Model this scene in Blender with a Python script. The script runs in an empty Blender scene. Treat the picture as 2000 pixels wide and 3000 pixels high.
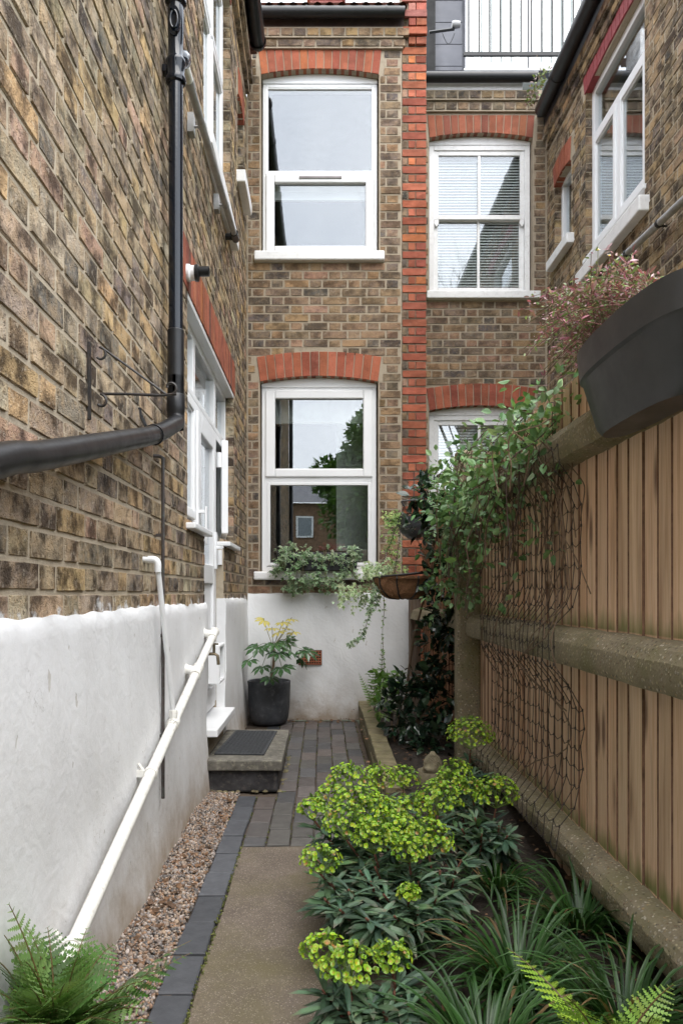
import bpy, math, random
import numpy as np
from mathutils import Vector, Matrix
random.seed(7)
RNG = np.random.default_rng(7)
scene = bpy.context.scene
COL = scene.collection
R = math.radians

# ---------------------------------------------------------------- camera, sky, sun, exposure
F, CX, CY, CZ = 2155.0, 945.0, 1737.0, 1.12          # photo pixels (2000 x 3000), eye height in metres
cam = bpy.data.objects.new('camera', bpy.data.cameras.new('camera'))
COL.objects.link(cam)
cam.location = (0, 0, CZ)
cam.rotation_euler = (R(90), 0, 0)
cam.data.sensor_fit = 'VERTICAL'
cam.data.sensor_height = 36.0
cam.data.lens = F / 3000.0 * 36.0
cam.data.shift_x = (1000 - CX) / 3000.0
cam.data.shift_y = (CY - 1500) / 3000.0
cam.data.clip_start = 0.05
cam.data.clip_end = 2000
scene.camera = cam

world = bpy.data.worlds.new('World')
scene.world = world
world.use_nodes = True
SUN_EL, SUN_ROT = R(62), R(158)
def setup_world():
    nt = world.node_tree
    nt.nodes.clear()
    sky = nt.nodes.new('ShaderNodeTexSky')
    sky.sky_type = 'NISHITA'
    sky.sun_disc = False
    sky.sun_elevation = SUN_EL
    sky.sun_rotation = SUN_ROT
    sky.dust_density = 3.0
    sky.air_density = 1.0
    tc = nt.nodes.new('ShaderNodeTexCoord')
    nz = nt.nodes.new('ShaderNodeTexNoise')
    nz.inputs['Scale'].default_value = 3.2
    nz.inputs['Detail'].default_value = 6
    rp = nt.nodes.new('ShaderNodeValToRGB')
    rp.color_ramp.elements[0].position = 0.32
    rp.color_ramp.elements[0].color = (5.6, 6.05, 6.7, 1)
    rp.color_ramp.elements[1].position = 0.68
    rp.color_ramp.elements[1].color = (8.6, 8.8, 9.1, 1)
    mx = nt.nodes.new('ShaderNodeMixRGB')
    mx.inputs['Fac'].default_value = 0.86
    bg = nt.nodes.new('ShaderNodeBackground')
    bg.inputs['Strength'].default_value = 0.1
    out = nt.nodes.new('ShaderNodeOutputWorld')
    L = nt.links.new
    L(tc.outputs['Generated'], nz.inputs['Vector'])
    L(nz.outputs['Fac'], rp.inputs['Fac'])
    L(sky.outputs['Color'], mx.inputs['Color1'])
    L(rp.outputs['Color'], mx.inputs['Color2'])
    L(mx.outputs['Color'], bg.inputs['Color'])
    L(bg.outputs['Background'], out.inputs['Surface'])
setup_world()
sun = bpy.data.objects.new('sun', bpy.data.lights.new('sun', 'SUN'))
COL.objects.link(sun)
sun.data.energy = 0.75
sun.data.angle = R(60)
sun.data.color = (1.0, 0.96, 0.9)
_s = Vector((math.sin(SUN_ROT) * math.cos(SUN_EL), math.cos(SUN_ROT) * math.cos(SUN_EL), math.sin(SUN_EL)))
sun.rotation_euler = (-_s).to_track_quat('-Z', 'Y').to_euler()
sun.location = (0, -3, 12)
scene.view_settings.view_transform = 'Standard'
scene.view_settings.look = 'None'
scene.view_settings.gamma = 1
scene.view_settings.use_curve_mapping = False
scene.view_settings.exposure = 2.32
scene.cycles.max_bounces = 6
scene.cycles.diffuse_bounces = 4
scene.cycles.glossy_bounces = 3
scene.cycles.transparent_max_bounces = 10
scene.cycles.caustics_reflective = False
scene.cycles.caustics_refractive = False
scene.cycles.use_denoising = True

# ---------------------------------------------------------------- pixel -> place helpers
K = 2000 / 1568.0
def at_depth(x, y, Y): return Vector(((x - CX) / F * Y, Y, CZ - (y - CY) / F * Y))
def at_side(x, y, X):
    Y = X * F / (x - CX)
    return Vector((X, Y, CZ - (y - CY) / F * Y))
def at_ground(x, y, z=0.0):
    Y = (CZ - z) * F / (y - CY)
    return Vector(((x - CX) / F * Y, Y, z))
def proj(p):
    return CX + F * p[0] / p[1], CY - F * (p[2] - CZ) / p[1]

# ---------------------------------------------------------------- object helpers
W = {}
def _link(o, parent, origin):
    COL.objects.link(o)
    W[o] = Vector(origin)
    if parent is not None:
        o.parent = parent
        o.location = Vector(origin) - W[parent]
    else:
        o.location = origin
def tag(o, label=None, cat=None, group=None, kind=None):
    if label: o['label'] = label
    if cat: o['category'] = cat
    if group: o['group'] = group
    if kind: o['kind'] = kind
    return o
def thing(name, label, cat, loc, group=None):
    o = bpy.data.objects.new(name, None)
    o.empty_display_size = 0.1
    _link(o, None, loc)
    return tag(o, label, cat, group)

def frame_mats(d, up):
    """columns x, y(=d), z for arrays of directions"""
    y = d / np.maximum(np.linalg.norm(d, axis=1, keepdims=True), 1e-9)
    x = np.cross(y, up)
    n = np.linalg.norm(x, axis=1, keepdims=True)
    x = np.where(n < 1e-6, np.array([[1.0, 0, 0]]), x / np.maximum(n, 1e-9))
    z = np.cross(x, y)
    return np.stack([x, y, z], axis=2)

class MB:
    def __init__(s):
        s.v = []; s.l = []; s.t = []; s.m = []; s.c = []; s.a = []; s.n = 0
    def add(s, verts, faces, mat=0, col=(1, 1, 1), alpha=None):
        verts = np.asarray(verts, float).reshape(-1, 3)
        s.a.append(np.ones(len(verts)) if alpha is None else np.asarray(alpha, float))
        s.v.append(verts)
        s.l.append(np.concatenate([np.asarray(f, np.int64) for f in faces]) + s.n)
        s.t.append(np.array([len(f) for f in faces], np.int64))
        s.m.append(np.full(len(faces), mat, np.int64))
        c = np.asarray(col, float)
        s.c.append(np.broadcast_to(c, (len(verts), 3)).copy())
        s.n += len(verts)
        return s
    def inst(s, T, mats, pos, size, tint, mat=0):
        """T=(verts k3, faces, vcol k3); mats N33; pos N3; size N or N3; tint N3"""
        V, faces, vc = T
        N = len(pos)
        if N == 0: return s
        size = np.asarray(size, float)
        if size.ndim == 1: size = np.repeat(size[:, None], 3, 1)
        loc = V[None] * size[:, None, :]
        out = np.einsum('nij,nkj->nki', mats, loc) + np.asarray(pos)[:, None, :]
        k = len(V)
        fl = np.concatenate([np.asarray(f, np.int64) for f in faces])
        ft = np.array([len(f) for f in faces], np.int64)
        s.v.append(out.reshape(-1, 3))
        s.l.append((fl[None] + (np.arange(N) * k)[:, None]).reshape(-1) + s.n)
        s.t.append(np.tile(ft, N))
        s.m.append(np.full(len(ft) * N, mat, np.int64))
        s.c.append((np.asarray(tint)[:, None, :] * vc[None]).reshape(-1, 3))
        s.a.append(np.ones(N * k))
        s.n += N * k
        return s
    def box(s, a, b, mat=0, col=(1, 1, 1)):
        x0, y0, z0 = [min(a[i], b[i]) for i in range(3)]
        x1, y1, z1 = [max(a[i], b[i]) for i in range(3)]
        v = [(x0,y0,z0),(x1,y0,z0),(x1,y1,z0),(x0,y1,z0),(x0,y0,z1),(x1,y0,z1),(x1,y1,z1),(x0,y1,z1)]
        return s.add(v, [(0,3,2,1),(4,5,6,7),(0,1,5,4),(1,2,6,5),(2,3,7,6),(3,0,4,7)], mat, col)
    def tube(s, pts, r, sides=8, mat=0, col=(1, 1, 1), cap=True, closed=False):
        P = np.asarray([tuple(p) for p in pts], float)
        n = len(P)
        rr = np.full(n, r, float) if np.isscalar(r) else np.asarray(r, float)
        if closed: T = np.roll(P, -1, 0) - np.roll(P, 1, 0)
        else: T = np.gradient(P, axis=0)
        T /= np.maximum(np.linalg.norm(T, axis=1, keepdims=True), 1e-9)
        ref = np.array([0, 0, 1.0]) if abs(T[0][2]) < 0.9 else np.array([1.0, 0, 0])
        u = np.cross(T[0], ref); u /= np.linalg.norm(u)
        rings = []
        for i in range(n):
            u = u - T[i] * np.dot(u, T[i]); u /= max(np.linalg.norm(u), 1e-9)
            w = np.cross(T[i], u)
            a = np.arange(sides) / sides * 2 * math.pi
            rings.append(P[i] + rr[i] * (np.cos(a)[:, None] * u + np.sin(a)[:, None] * w))
        V = np.concatenate(rings)
        fs = []
        m = n if closed else n - 1
        for i in range(m):
            for k in range(sides):
                k2 = (k + 1) % sides; i2 = (i + 1) % n
                fs.append((i*sides+k, i*sides+k2, i2*sides+k2, i2*sides+k))
        if cap and not closed:
            fs.append(tuple(range(sides))[::-1]); fs.append(tuple((n-1)*sides+k for k in range(sides)))
        return s.add(V, fs, mat, col)
    def lathe(s, prof, c, seg=24, mat=0, col=(1, 1, 1), axis='z', M=None, a0=0.0, a1=2*math.pi):
        full = abs(a1 - a0 - 2 * math.pi) < 1e-6
        na = seg if full else seg + 1
        V = []; fs = []
        for (r, z) in prof:
            for k in range(na):
                a = a0 + (a1 - a0) * k / seg
                V.append((r * math.cos(a), r * math.sin(a), z))
        V = np.array(V)
        if axis == 'x': V = V[:, [2, 0, 1]]
        if axis == 'y': V = V[:, [1, 2, 0]]
        if M is not None: V = V @ np.array(M).T
        V = V + np.asarray(tuple(c), float)
        for i in range(len(prof) - 1):
            for k in range(seg):
                k2 = (k + 1) % na
                fs.append((i*na+k, i*na+k2, (i+1)*na+k2, (i+1)*na+k))
        return s.add(V, fs, mat, col)
    def prism(s, pts, vec, mat=0, col=(1, 1, 1)):
        P = np.asarray([tuple(p) for p in pts], float); n = len(P)
        V = np.concatenate([P, P + np.asarray(tuple(vec), float)])
        fs = [tuple(range(n))[::-1], tuple(range(n, 2*n))] + [(k, (k+1) % n, n+(k+1) % n, n+k) for k in range(n)]
        return s.add(V, fs, mat, col)
    def grid(s, fn, nu, nv, mat=0, col=(1, 1, 1)):
        V = [fn(i / nu, j / nv) for j in range(nv + 1) for i in range(nu + 1)]
        fs = [(j*(nu+1)+i, j*(nu+1)+i+1, (j+1)*(nu+1)+i+1, (j+1)*(nu+1)+i) for j in range(nv) for i in range(nu)]
        return s.add(V, fs, mat, col)
    def mesh(s, name, mats, origin, smooth=False):
        V = np.concatenate(s.v) - np.asarray(tuple(origin), float)
        Lp = np.concatenate(s.l); T = np.concatenate(s.t); Mi = np.concatenate(s.m); C = np.concatenate(s.c)
        me = bpy.data.meshes.new(name)
        me.vertices.add(len(V)); me.loops.add(len(Lp)); me.polygons.add(len(T))
        me.vertices.foreach_set('co', V.astype(np.float32).ravel())
        me.loops.foreach_set('vertex_index', Lp.astype(np.int32))
        st = np.concatenate([[0], np.cumsum(T)[:-1]]).astype(np.int32)
        me.polygons.foreach_set('loop_start', st)
        me.polygons.foreach_set('loop_total', T.astype(np.int32))
        me.polygons.foreach_set('material_index', Mi.astype(np.int32))
        if not isinstance(mats, (list, tuple)): mats = [mats]
        for m in mats: me.materials.append(m)
        a = me.color_attributes.new('tint', 'FLOAT_COLOR', 'POINT')
        a.data.foreach_set('color', np.concatenate([C, np.concatenate(s.a)[:, None]], 1).astype(np.float32).ravel())
        me.update(calc_edges=True)
        if not smooth: me.shade_flat()
        else:
            me.shade_smooth()
            if smooth is not True: me.set_sharp_from_angle(angle=R(smooth))
        return me
    def build(s, name, mats, parent=None, smooth=False, origin=None, bevel=0, recalc=False):
        V = np.concatenate(s.v)
        lo, hi = V.min(0), V.max(0)
        if origin is None:
            origin = ((lo + hi) / 2) if parent is not None else np.array([(lo[0]+hi[0])/2, (lo[1]+hi[1])/2, lo[2]])
        me = s.mesh(name, mats, origin, smooth)
        if recalc:
            import bmesh
            bm = bmesh.new(); bm.from_mesh(me); bmesh.ops.recalc_face_normals(bm, faces=bm.faces); bm.to_mesh(me); bm.free()
        o = bpy.data.objects.new(name, me)
        _link(o, parent, origin)
        if bevel:
            m = o.modifiers.new('bevel', 'BEVEL'); m.width = bevel; m.segments = 2; m.limit_method = 'ANGLE'
        return o
def put(name, me, parent, loc, rotz=0.0, scale=(1, 1, 1), color=None):
    o = bpy.data.objects.new(name, me)
    _link(o, parent, loc)
    o.rotation_euler = (0, 0, rotz); o.scale = scale
    if color is not None: o.color = (*color, 1)
    return o

class Face:
    """a wall plane: u along it, z up, d outwards"""
    def __init__(s, kind, p): s.kind = kind; s.p = p
    def __call__(s, u, z, d=0.0):
        if s.kind == 'L': return (s.p + d, u, z)
        if s.kind == 'R': return (s.p - d, u, z)
        return (u, s.p - d, z)
    @property
    def rot(s): return {'L': math.pi/2, 'R': -math.pi/2, 'B': 0.0}[s.kind]
    def box(s, mb, u0, u1, z0, z1, d0, d1, mat=0, col=(1, 1, 1)):
        return mb.box(s(u0, z0, d0), s(u1, z1, d1), mat, col)
    def prism(s, mb, pts, d0, d1, mat=0, col=(1, 1, 1)):
        a = np.array([s(u, z, d0) for u, z in pts]); b = np.array([s(u, z, d1) for u, z in pts])
        n = len(pts)
        fs = [tuple(range(n))[::-1], tuple(range(n, 2*n))] + [(k, (k+1) % n, n+(k+1) % n, n+k) for k in range(n)]
        return mb.add(np.concatenate([a, b]), fs, mat, col)

# ---------------------------------------------------------------- materials
def nd(nt, typ, props=None, ins=None):
    n = nt.nodes.new(typ)
    for k, v in (props or {}).items(): setattr(n, k, v)
    for k, v in (ins or {}).items():
        sk = n.inputs[k]
        if isinstance(v, bpy.types.NodeSocket): nt.links.new(v, sk)
        else:
            if isinstance(v, (tuple, list)) and sk.type == 'RGBA' and len(v) == 3: v = (*v, 1)
            sk.default_value = v
    return n
def ramp(nt, fac, stops, interp='LINEAR'):
    n = nt.nodes.new('ShaderNodeValToRGB'); n.color_ramp.interpolation = interp
    e = n.color_ramp.elements
    while len(e) < len(stops): e.new(0.5)
    for i, (p, c) in enumerate(stops):
        if not isinstance(c, (tuple, list)): c = (c, c, c)
        e[i].position = p; e[i].color = (*c[:3], 1)
    nt.links.new(fac, n.inputs['Fac'])
    return n.outputs['Color']
def mixc(nt, fac, a, b, mode='MIX'):
    return nd(nt, 'ShaderNodeMixRGB', {'blend_type': mode}, {'Fac': fac, 'Color1': a, 'Color2': b}).outputs['Color']
def mth(nt, op, a, b=0.0, clamp=False):
    return nd(nt, 'ShaderNodeMath', {'operation': op, 'use_clamp': clamp}, {0: a, 1: b}).outputs[0]
def noise(nt, vec, scale, detail=4, rough=0.55, dist=0.0):
    return nd(nt, 'ShaderNodeTexNoise', None, {'Vector': vec, 'Scale': scale, 'Detail': detail, 'Roughness': rough, 'Distortion': dist}).outputs['Fac']
def mapv(nt, vec, scale=(1, 1, 1), loc=(0, 0, 0)):
    return nd(nt, 'ShaderNodeMapping', None, {'Vector': vec, 'Scale': scale, 'Location': loc}).outputs['Vector']
def newmat(name):
    m = bpy.data.materials.new(name); m.use_nodes = True
    nt = m.node_tree; nt.nodes.clear()
    out = nt.nodes.new('ShaderNodeOutputMaterial')
    return m, nt, out
def principled(nt, out, color, rough=0.6, normal=None, metal=0.0, spec=None, link=True, coat=None):
    ins = {'Base Color': color, 'Roughness': rough, 'Metallic': metal}
    if spec is not None: ins['Specular IOR Level'] = spec
    if coat: ins['Coat Weight'] = coat
    if normal is not None: ins['Normal'] = normal
    b = nd(nt, 'ShaderNodeBsdfPrincipled', None, ins)
    if link: nt.links.new(b.outputs[0], out.inputs['Surface'])
    return b
def bump(nt, h, strength=0.5, dist=0.01, normal=None):
    ins = {'Height': h, 'Strength': strength, 'Distance': dist}
    if normal is not None: ins['Normal'] = normal
    return nd(nt, 'ShaderNodeBump', None, ins).outputs['Normal']
def pos(nt): return nt.nodes.new('ShaderNodeNewGeometry').outputs['Position']
def tintsock(nt, src):
    if src == 'object': return nt.nodes.new('ShaderNodeObjectInfo').outputs['Color']
    return nd(nt, 'ShaderNodeAttribute', {'attribute_name': 'tint'}).outputs['Color']

def m_brick(name, src, soot=0.5, ochre=0.35, smear=0.3, detail=1.0, paint=0.0, edge=0.6, mort=(0.41, 0.345, 0.255)):
    m, nt, out = newmat(name)
    P = pos(nt); c = tintsock(nt, src)
    a = noise(nt, P, 26, 5, 0.68)
    b = noise(nt, mapv(nt, P, (1, 1, 1), (5, 3, 1)), 70, 4, 0.7)
    big = noise(nt, mapv(nt, P, (1, 1, 1), (2, 7, 4)), 9, 4, 0.6)
    c1 = mixc(nt, mth(nt, 'MULTIPLY', ramp(nt, a, [(0.42, 0), (0.62, 1)]), ochre), c, (0.43, 0.29, 0.15))
    dk = mixc(nt, 1.0, c1, (0.15, 0.135, 0.13), 'MULTIPLY')
    f = mth(nt, 'MULTIPLY', ramp(nt, big, [(0.44, 0), (0.60, 1)]), soot)
    c2 = mixc(nt, f, c1, dk)
    f2 = mth(nt, 'MULTIPLY', ramp(nt, b, [(0.56, 0), (0.70, 1)]), soot)
    c3 = mixc(nt, f2, c2, dk)
    sm = noise(nt, mapv(nt, P, (1, 1, 1), (9, 9, 9)), 38, 5, 0.72)
    c4 = mixc(nt, mth(nt, 'MULTIPLY', ramp(nt, sm, [(0.57, 0), (0.68, 1)]), smear), c3, (0.50, 0.44, 0.35))
    ed = nd(nt, 'ShaderNodeAttribute', {'attribute_name': 'tint'}).outputs['Alpha']
    ef = mth(nt, 'ADD', ed, mth(nt, 'MULTIPLY', mth(nt, 'SUBTRACT', sm, 0.5), 1.7))
    c4 = mixc(nt, mth(nt, 'MULTIPLY', ramp(nt, ef, [(0.16, 1), (0.40, 0)]), edge), c4, mort)
    if paint:
        z = nd(nt, 'ShaderNodeSeparateXYZ', None, {0: P}).outputs[2]
        zz = mth(nt, 'ADD', z, mth(nt, 'MULTIPLY', mth(nt, 'SUBTRACT', noise(nt, P, 11, 5, 0.6), 0.5), 0.42))
        c4 = mixc(nt, ramp(nt, mth(nt, 'SUBTRACT', zz, 1.0), [(0.03, 0.85), (0.06, 0.0)]), c4, (0.62, 0.62, 0.62))
    var = nd(nt, 'ShaderNodeHueSaturation', None, {'Color': c4, 'Value': mth(nt, 'ADD', 0.74, mth(nt, 'MULTIPLY', b, 0.52))}).outputs[0]
    vor = nd(nt, 'ShaderNodeTexVoronoi', {'feature': 'F1'}, {'Vector': P, 'Scale': 150.0}).outputs['Distance']
    pit = ramp(nt, vor, [(0.1, 0), (0.4, 1)])
    h = mth(nt, 'ADD', mth(nt, 'MULTIPLY', a, 1.2), mth(nt, 'ADD', mth(nt, 'MULTIPLY', b, 0.8), mth(nt, 'MULTIPLY', pit, 0.25)))
    principled(nt, out, var, 0.92, bump(nt, h, 0.8 * detail, 0.006), spec=0.25)
    return m
def m_mortar(name, col=(0.42, 0.36, 0.28), dark=0.3):
    m, nt, out = newmat(name)
    P = pos(nt)
    a = noise(nt, P, 14, 6, 0.65); b = noise(nt, P, 120, 5, 0.7)
    d = tuple(x * dark for x in col)
    c = mixc(nt, ramp(nt, a, [(0.52, 0), (0.74, 0.75)]), col, d)
    c = mixc(nt, ramp(nt, b, [(0.3, 0.0), (0.75, 0.45)]), c, tuple(min(1, x * 1.25) for x in col))
    principled(nt, out, c, 0.95, bump(nt, mth(nt, 'ADD', a, b), 0.6, 0.006), spec=0.2)
    return m
def m_plaster(name):
    m, nt, out = newmat(name)
    P = pos(nt)
    sep = nd(nt, 'ShaderNodeSeparateXYZ', None, {0: P})
    z = sep.outputs[2]
    a = noise(nt, P, 3.5, 6, 0.6); b = noise(nt, P, 30, 6, 0.6); st = noise(nt, mapv(nt, P, (14, 14, 0.8)), 2.0, 5, 0.65)
    c = mixc(nt, ramp(nt, a, [(0.35, 0), (0.7, 1)]), (0.80, 0.81, 0.82), (0.72, 0.725, 0.73))
    c = mixc(nt, mth(nt, 'MULTIPLY', ramp(nt, st, [(0.5, 0), (0.8, 1)]), 0.13), c, (0.50, 0.49, 0.46))
    # splash dirt along the foot, ragged
    zz = mth(nt, 'ADD', z, mth(nt, 'MULTIPLY', mth(nt, 'SUBTRACT', noise(nt, P, 5, 7, 0.7), 0.5), 0.55))
    c = mixc(nt, ramp(nt, zz, [(0.0, 0.95), (0.10, 0.62), (0.22, 0.25), (0.42, 0.0)]), c, (0.36, 0.29, 0.22))
    crk = nd(nt, 'ShaderNodeTexVoronoi', {'feature': 'DISTANCE_TO_EDGE'}, {'Vector': nd(nt, 'ShaderNodeVectorMath', {'operation': 'ADD'}, {0: P, 1: nd(nt, 'ShaderNodeTexNoise', None, {'Vector': P, 'Scale': 6.0, 'Detail': 4.0}).outputs['Color']}).outputs[0], 'Scale': 1.7}).outputs['Distance']
    ck = mth(nt, 'MULTIPLY', ramp(nt, crk, [(0.0, 1), (0.006, 0)]), ramp(nt, noise(nt, P, 2.2, 2), [(0.48, 0), (0.58, 1)]))
    c = mixc(nt, mth(nt, 'MULTIPLY', ck, 0.45), c, (0.30, 0.28, 0.25))
    # flaked spots
    fl = noise(nt, mapv(nt, P, (1, 1, 0.55), (4, 1, 8)), 17, 3, 0.55)
    fm = ramp(nt, fl, [(0.70, 0), (0.712, 1)])
    c = mixc(nt, mth(nt, 'MULTIPLY', fm, 0.7), c, (0.50, 0.47, 0.43))
    w = nd(nt, 'ShaderNodeTexWave', {'wave_type': 'BANDS', 'bands_direction': 'DIAGONAL'}, {'Vector': P, 'Scale': 9.0, 'Distortion': 14.0, 'Detail': 3.0}).outputs['Fac']
    h = mth(nt, 'ADD', mth(nt, 'MULTIPLY', b, 0.5), mth(nt, 'ADD', mth(nt, 'MULTIPLY', a, 1.4), mth(nt, 'ADD', mth(nt, 'MULTIPLY', w, 0.10), mth(nt, 'MULTIPLY', fm, -0.8))))
    fine = noise(nt, P, 160, 4, 0.6)
    principled(nt, out, c, 0.75, bump(nt, fine, 0.12, 0.004, bump(nt, h, 0.30, 0.012)), spec=0.3)
    return m
def m_plain(name, col, rough=0.5, metal=0.0, var=0.12, scale=8.0, bmp=0.0, bscale=60.0, spec=None, dirt=None, coat=None):
    m, nt, out = newmat(name)
    P = pos(nt)
    a = noise(nt, P, scale, 6, 0.65)
    c = mixc(nt, ramp(nt, a, [(0.3, 0), (0.75, 1)]), tuple(x * (1 + var) for x in col), tuple(x * (1 - var * 1.8) for x in col))
    if dirt:
        c = mixc(nt, mth(nt, 'MULTIPLY', ramp(nt, noise(nt, mapv(nt, P, (1, 1, 1), (3, 3, 3)), scale * 2.3, 7, 0.7), [(0.52, 0), (0.72, 1)]), dirt[1]), c, dirt[0])
    nrm = bump(nt, noise(nt, P, bscale, 5, 0.6), bmp, 0.004) if bmp else None
    rr = ramp(nt, a, [(0.3, rough * 0.85), (0.7, min(1, rough * 1.25))])
    principled(nt, out, c, rr, nrm, metal, spec, coat=coat)
    return m
def m_leaf(name, rough=0.4, trans=0.25, spec=0.5, vein=0.0):
    m, nt, out = newmat(name)
    c = tintsock(nt, 'attr'); P = pos(nt)
    v = noise(nt, P, 45, 4, 0.6)
    c = nd(nt, 'ShaderNodeHueSaturation', None, {'Color': c, 'Value': mth(nt, 'ADD', 0.72, mth(nt, 'MULTIPLY', v, 0.56))}).outputs[0]
    b = principled(nt, out, c, rough, None, 0.0, spec, link=False)
    t = nd(nt, 'ShaderNodeBsdfTranslucent', None, {'Color': mixc(nt, 1.0, c, (1.15, 1.2, 0.6), 'MULTIPLY')})
    mx = nd(nt, 'ShaderNodeMixShader', None, {0: trans, 1: b.outputs[0], 2: t.outputs[0]})
    nt.links.new(mx.outputs[0], out.inputs['Surface'])
    return m
def m_tint(name, rough=0.8, bmp=0.4, bscale=80.0, var=0.5, src='attr', nscale=40.0, spec=0.3):
    m, nt, out = newmat(name)
    c = tintsock(nt, src); P = pos(nt)
    v = noise(nt, P, nscale, 6, 0.65)
    c = nd(nt, 'ShaderNodeHueSaturation', None, {'Color': c, 'Value': mth(nt, 'ADD', 1 - var / 2, mth(nt, 'MULTIPLY', v, var))}).outputs[0]
    principled(nt, out, c, rough, bump(nt, noise(nt, P, bscale, 5, 0.6), bmp, 0.004) if bmp else None, 0, spec)
    return m
def m_glass(name, f0=0.12, tint=(0.93, 0.95, 0.945)):
    m, nt, out = newmat(name)
    geo = nt.nodes.new('ShaderNodeNewGeometry')
    c = mth(nt, 'ABSOLUTE', nd(nt, 'ShaderNodeVectorMath', {'operation': 'DOT_PRODUCT'}, {0: geo.outputs['Normal'], 1: geo.outputs['Incoming']}).outputs['Value'])
    fr = mth(nt, 'ADD', f0, mth(nt, 'MULTIPLY', mth(nt, 'POWER', mth(nt, 'SUBTRACT', 1.0, c, True), 5.0), 1 - f0))
    nrm = bump(nt, noise(nt, geo.outputs['Position'], 1.6, 1, 0.4), 0.02, 0.01)
    g = nd(nt, 'ShaderNodeBsdfGlossy', None, {'Color': (0.95, 0.97, 1.0), 'Roughness': 0.0, 'Normal': nrm})
    t = nd(nt, 'ShaderNodeBsdfTransparent', None, {'Color': tint})
    mx = nd(nt, 'ShaderNodeMixShader', None, {0: fr, 1: t.outputs[0], 2: g.outputs[0]})
    nt.links.new(mx.outputs[0], out.inputs['Surface'])
    return m
def m_wood(name, base=(0.60, 0.42, 0.275), dark=(0.24, 0.13, 0.075), pale=(0.78, 0.62, 0.46), algae=()):
    m, nt, out = newmat(name)
    oi = nt.nodes.new('ShaderNodeObjectInfo')
    P = pos(nt)
    off = nd(nt, 'ShaderNodeVectorMath', {'operation': 'SCALE'}, {0: (13.0, 7.0, 29.0), 'Scale': oi.outputs['Random']}).outputs[0]
    Q = nd(nt, 'ShaderNodeVectorMath', {'operation': 'ADD'}, {0: P, 1: off}).outputs[0]
    g = noise(nt, mapv(nt, Q, (55, 55, 1.3)), 1.6, 6, 0.6, 1.2)
    g2 = noise(nt, mapv(nt, Q, (9, 9, 0.8)), 2.0, 4, 0.6)
    c = mixc(nt, ramp(nt, g, [(0.36, 1), (0.62, 0)]), pale, base)
    c = mixc(nt, mth(nt, 'MULTIPLY', ramp(nt, g, [(0.56, 0), (0.78, 1)]), 0.55), c, dark)
    c = mixc(nt, mth(nt, 'MULTIPLY', ramp(nt, g2, [(0.50, 0), (0.72, 1)]), 0.50), c, (0.25, 0.125, 0.07))
    vo = nd(nt, 'ShaderNodeTexVoronoi', {'feature': 'F1'}, {'Vector': mapv(nt, Q, (9, 9, 2.6)), 'Scale': 1.0, 'Randomness': 1.0}).outputs['Distance']
    kn = ramp(nt, vo, [(0.09, 1), (0.26, 0)])
    c = mixc(nt, mth(nt, 'MULTIPLY', kn, 0.8), c, (0.09, 0.04, 0.025))
    c = mixc(nt, 0.9, c, ramp(nt, oi.outputs['Random'], [(0, (0.66, 0.60, 0.55)), (0.3, (1.0, 0.97, 0.92)), (0.55, (0.80, 0.74, 0.68)), (0.8, (1.06, 0.98, 0.92)), (1, (0.90, 0.74, 0.62))]), 'MULTIPLY')
    z = nd(nt, 'ShaderNodeSeparateXYZ', None, {0: P}).outputs[2]
    for (z0, amt) in algae:
        zz = mth(nt, 'SUBTRACT', z, z0)
        zz = mth(nt, 'ADD', zz, mth(nt, 'MULTIPLY', mth(nt, 'SUBTRACT', noise(nt, mapv(nt, Q, (9, 9, 2)), 2.0, 4), 0.5), 0.16))
        f = mth(nt, 'MULTIPLY', ramp(nt, zz, [(0.0, 1), (0.07, 0)]), ramp(nt, mth(nt, 'SUBTRACT', z, z0), [(0.0, 0), (0.004, amt)]))
        c = mixc(nt, f, c, (0.13, 0.17, 0.04))
    principled(nt, out, c, 0.78, bump(nt, mth(nt, 'ADD', g, mth(nt, 'MULTIPLY', kn, -0.4)), 0.35, 0.004), spec=0.25)
    return m
def m_aggregate(name, base, specks, scale=110.0, moss=None, mscale=4.0, bmp=0.6):
    m, nt, out = newmat(name)
    P = pos(nt)
    vo = nd(nt, 'ShaderNodeTexVoronoi', {'feature': 'F1'}, {'Vector': P, 'Scale': scale})
    rnd = nd(nt, 'ShaderNodeSeparateXYZ', None, {0: vo.outputs['Color']}).outputs[0]
    sc = ramp(nt, rnd, [(i / (len(specks)), c) for i, c in enumerate(specks)], 'CONSTANT')
    msk = ramp(nt, mth(nt, 'ADD', vo.outputs['Distance'], mth(nt, 'MULTIPLY', noise(nt, P, scale * 2, 2), 0.3)), [(0.42, 1), (0.55, 0)])
    big = noise(nt, P, 6, 6, 0.65)
    b = mixc(nt, ramp(nt, big, [(0.3, 0), (0.75, 1)]), base, tuple(x * 0.62 for x in base))
    sel = ramp(nt, nd(nt, 'ShaderNodeSeparateXYZ', None, {0: vo.outputs['Color']}).outputs[1], [(0.0, 0.0), (0.28, 0.0), (0.33, 0.9)])
    c = mixc(nt, mth(nt, 'MULTIPLY', msk, sel), b, sc)
    c = mixc(nt, mth(nt, 'MULTIPLY', ramp(nt, noise(nt, P, scale * 2.5, 3), [(0.4, 0), (0.7, 1)]), 0.35), c, tuple(x * 0.45 for x in base))
    if moss:
        c = mixc(nt, mth(nt, 'MULTIPLY', ramp(nt, noise(nt, mapv(nt, P, (1, 1, 1), (8, 2, 5)), mscale, 6, 0.7), [(0.45, 0), (0.66, 1)]), moss[1]), c, moss[0])
    h = mth(nt, 'ADD', mth(nt, 'MULTIPLY', msk, 0.6), noise(nt, P, scale * 1.3, 4))
    principled(nt, out, c, 0.9, bump(nt, h, bmp, 0.004), spec=0.25)
    return m

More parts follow.
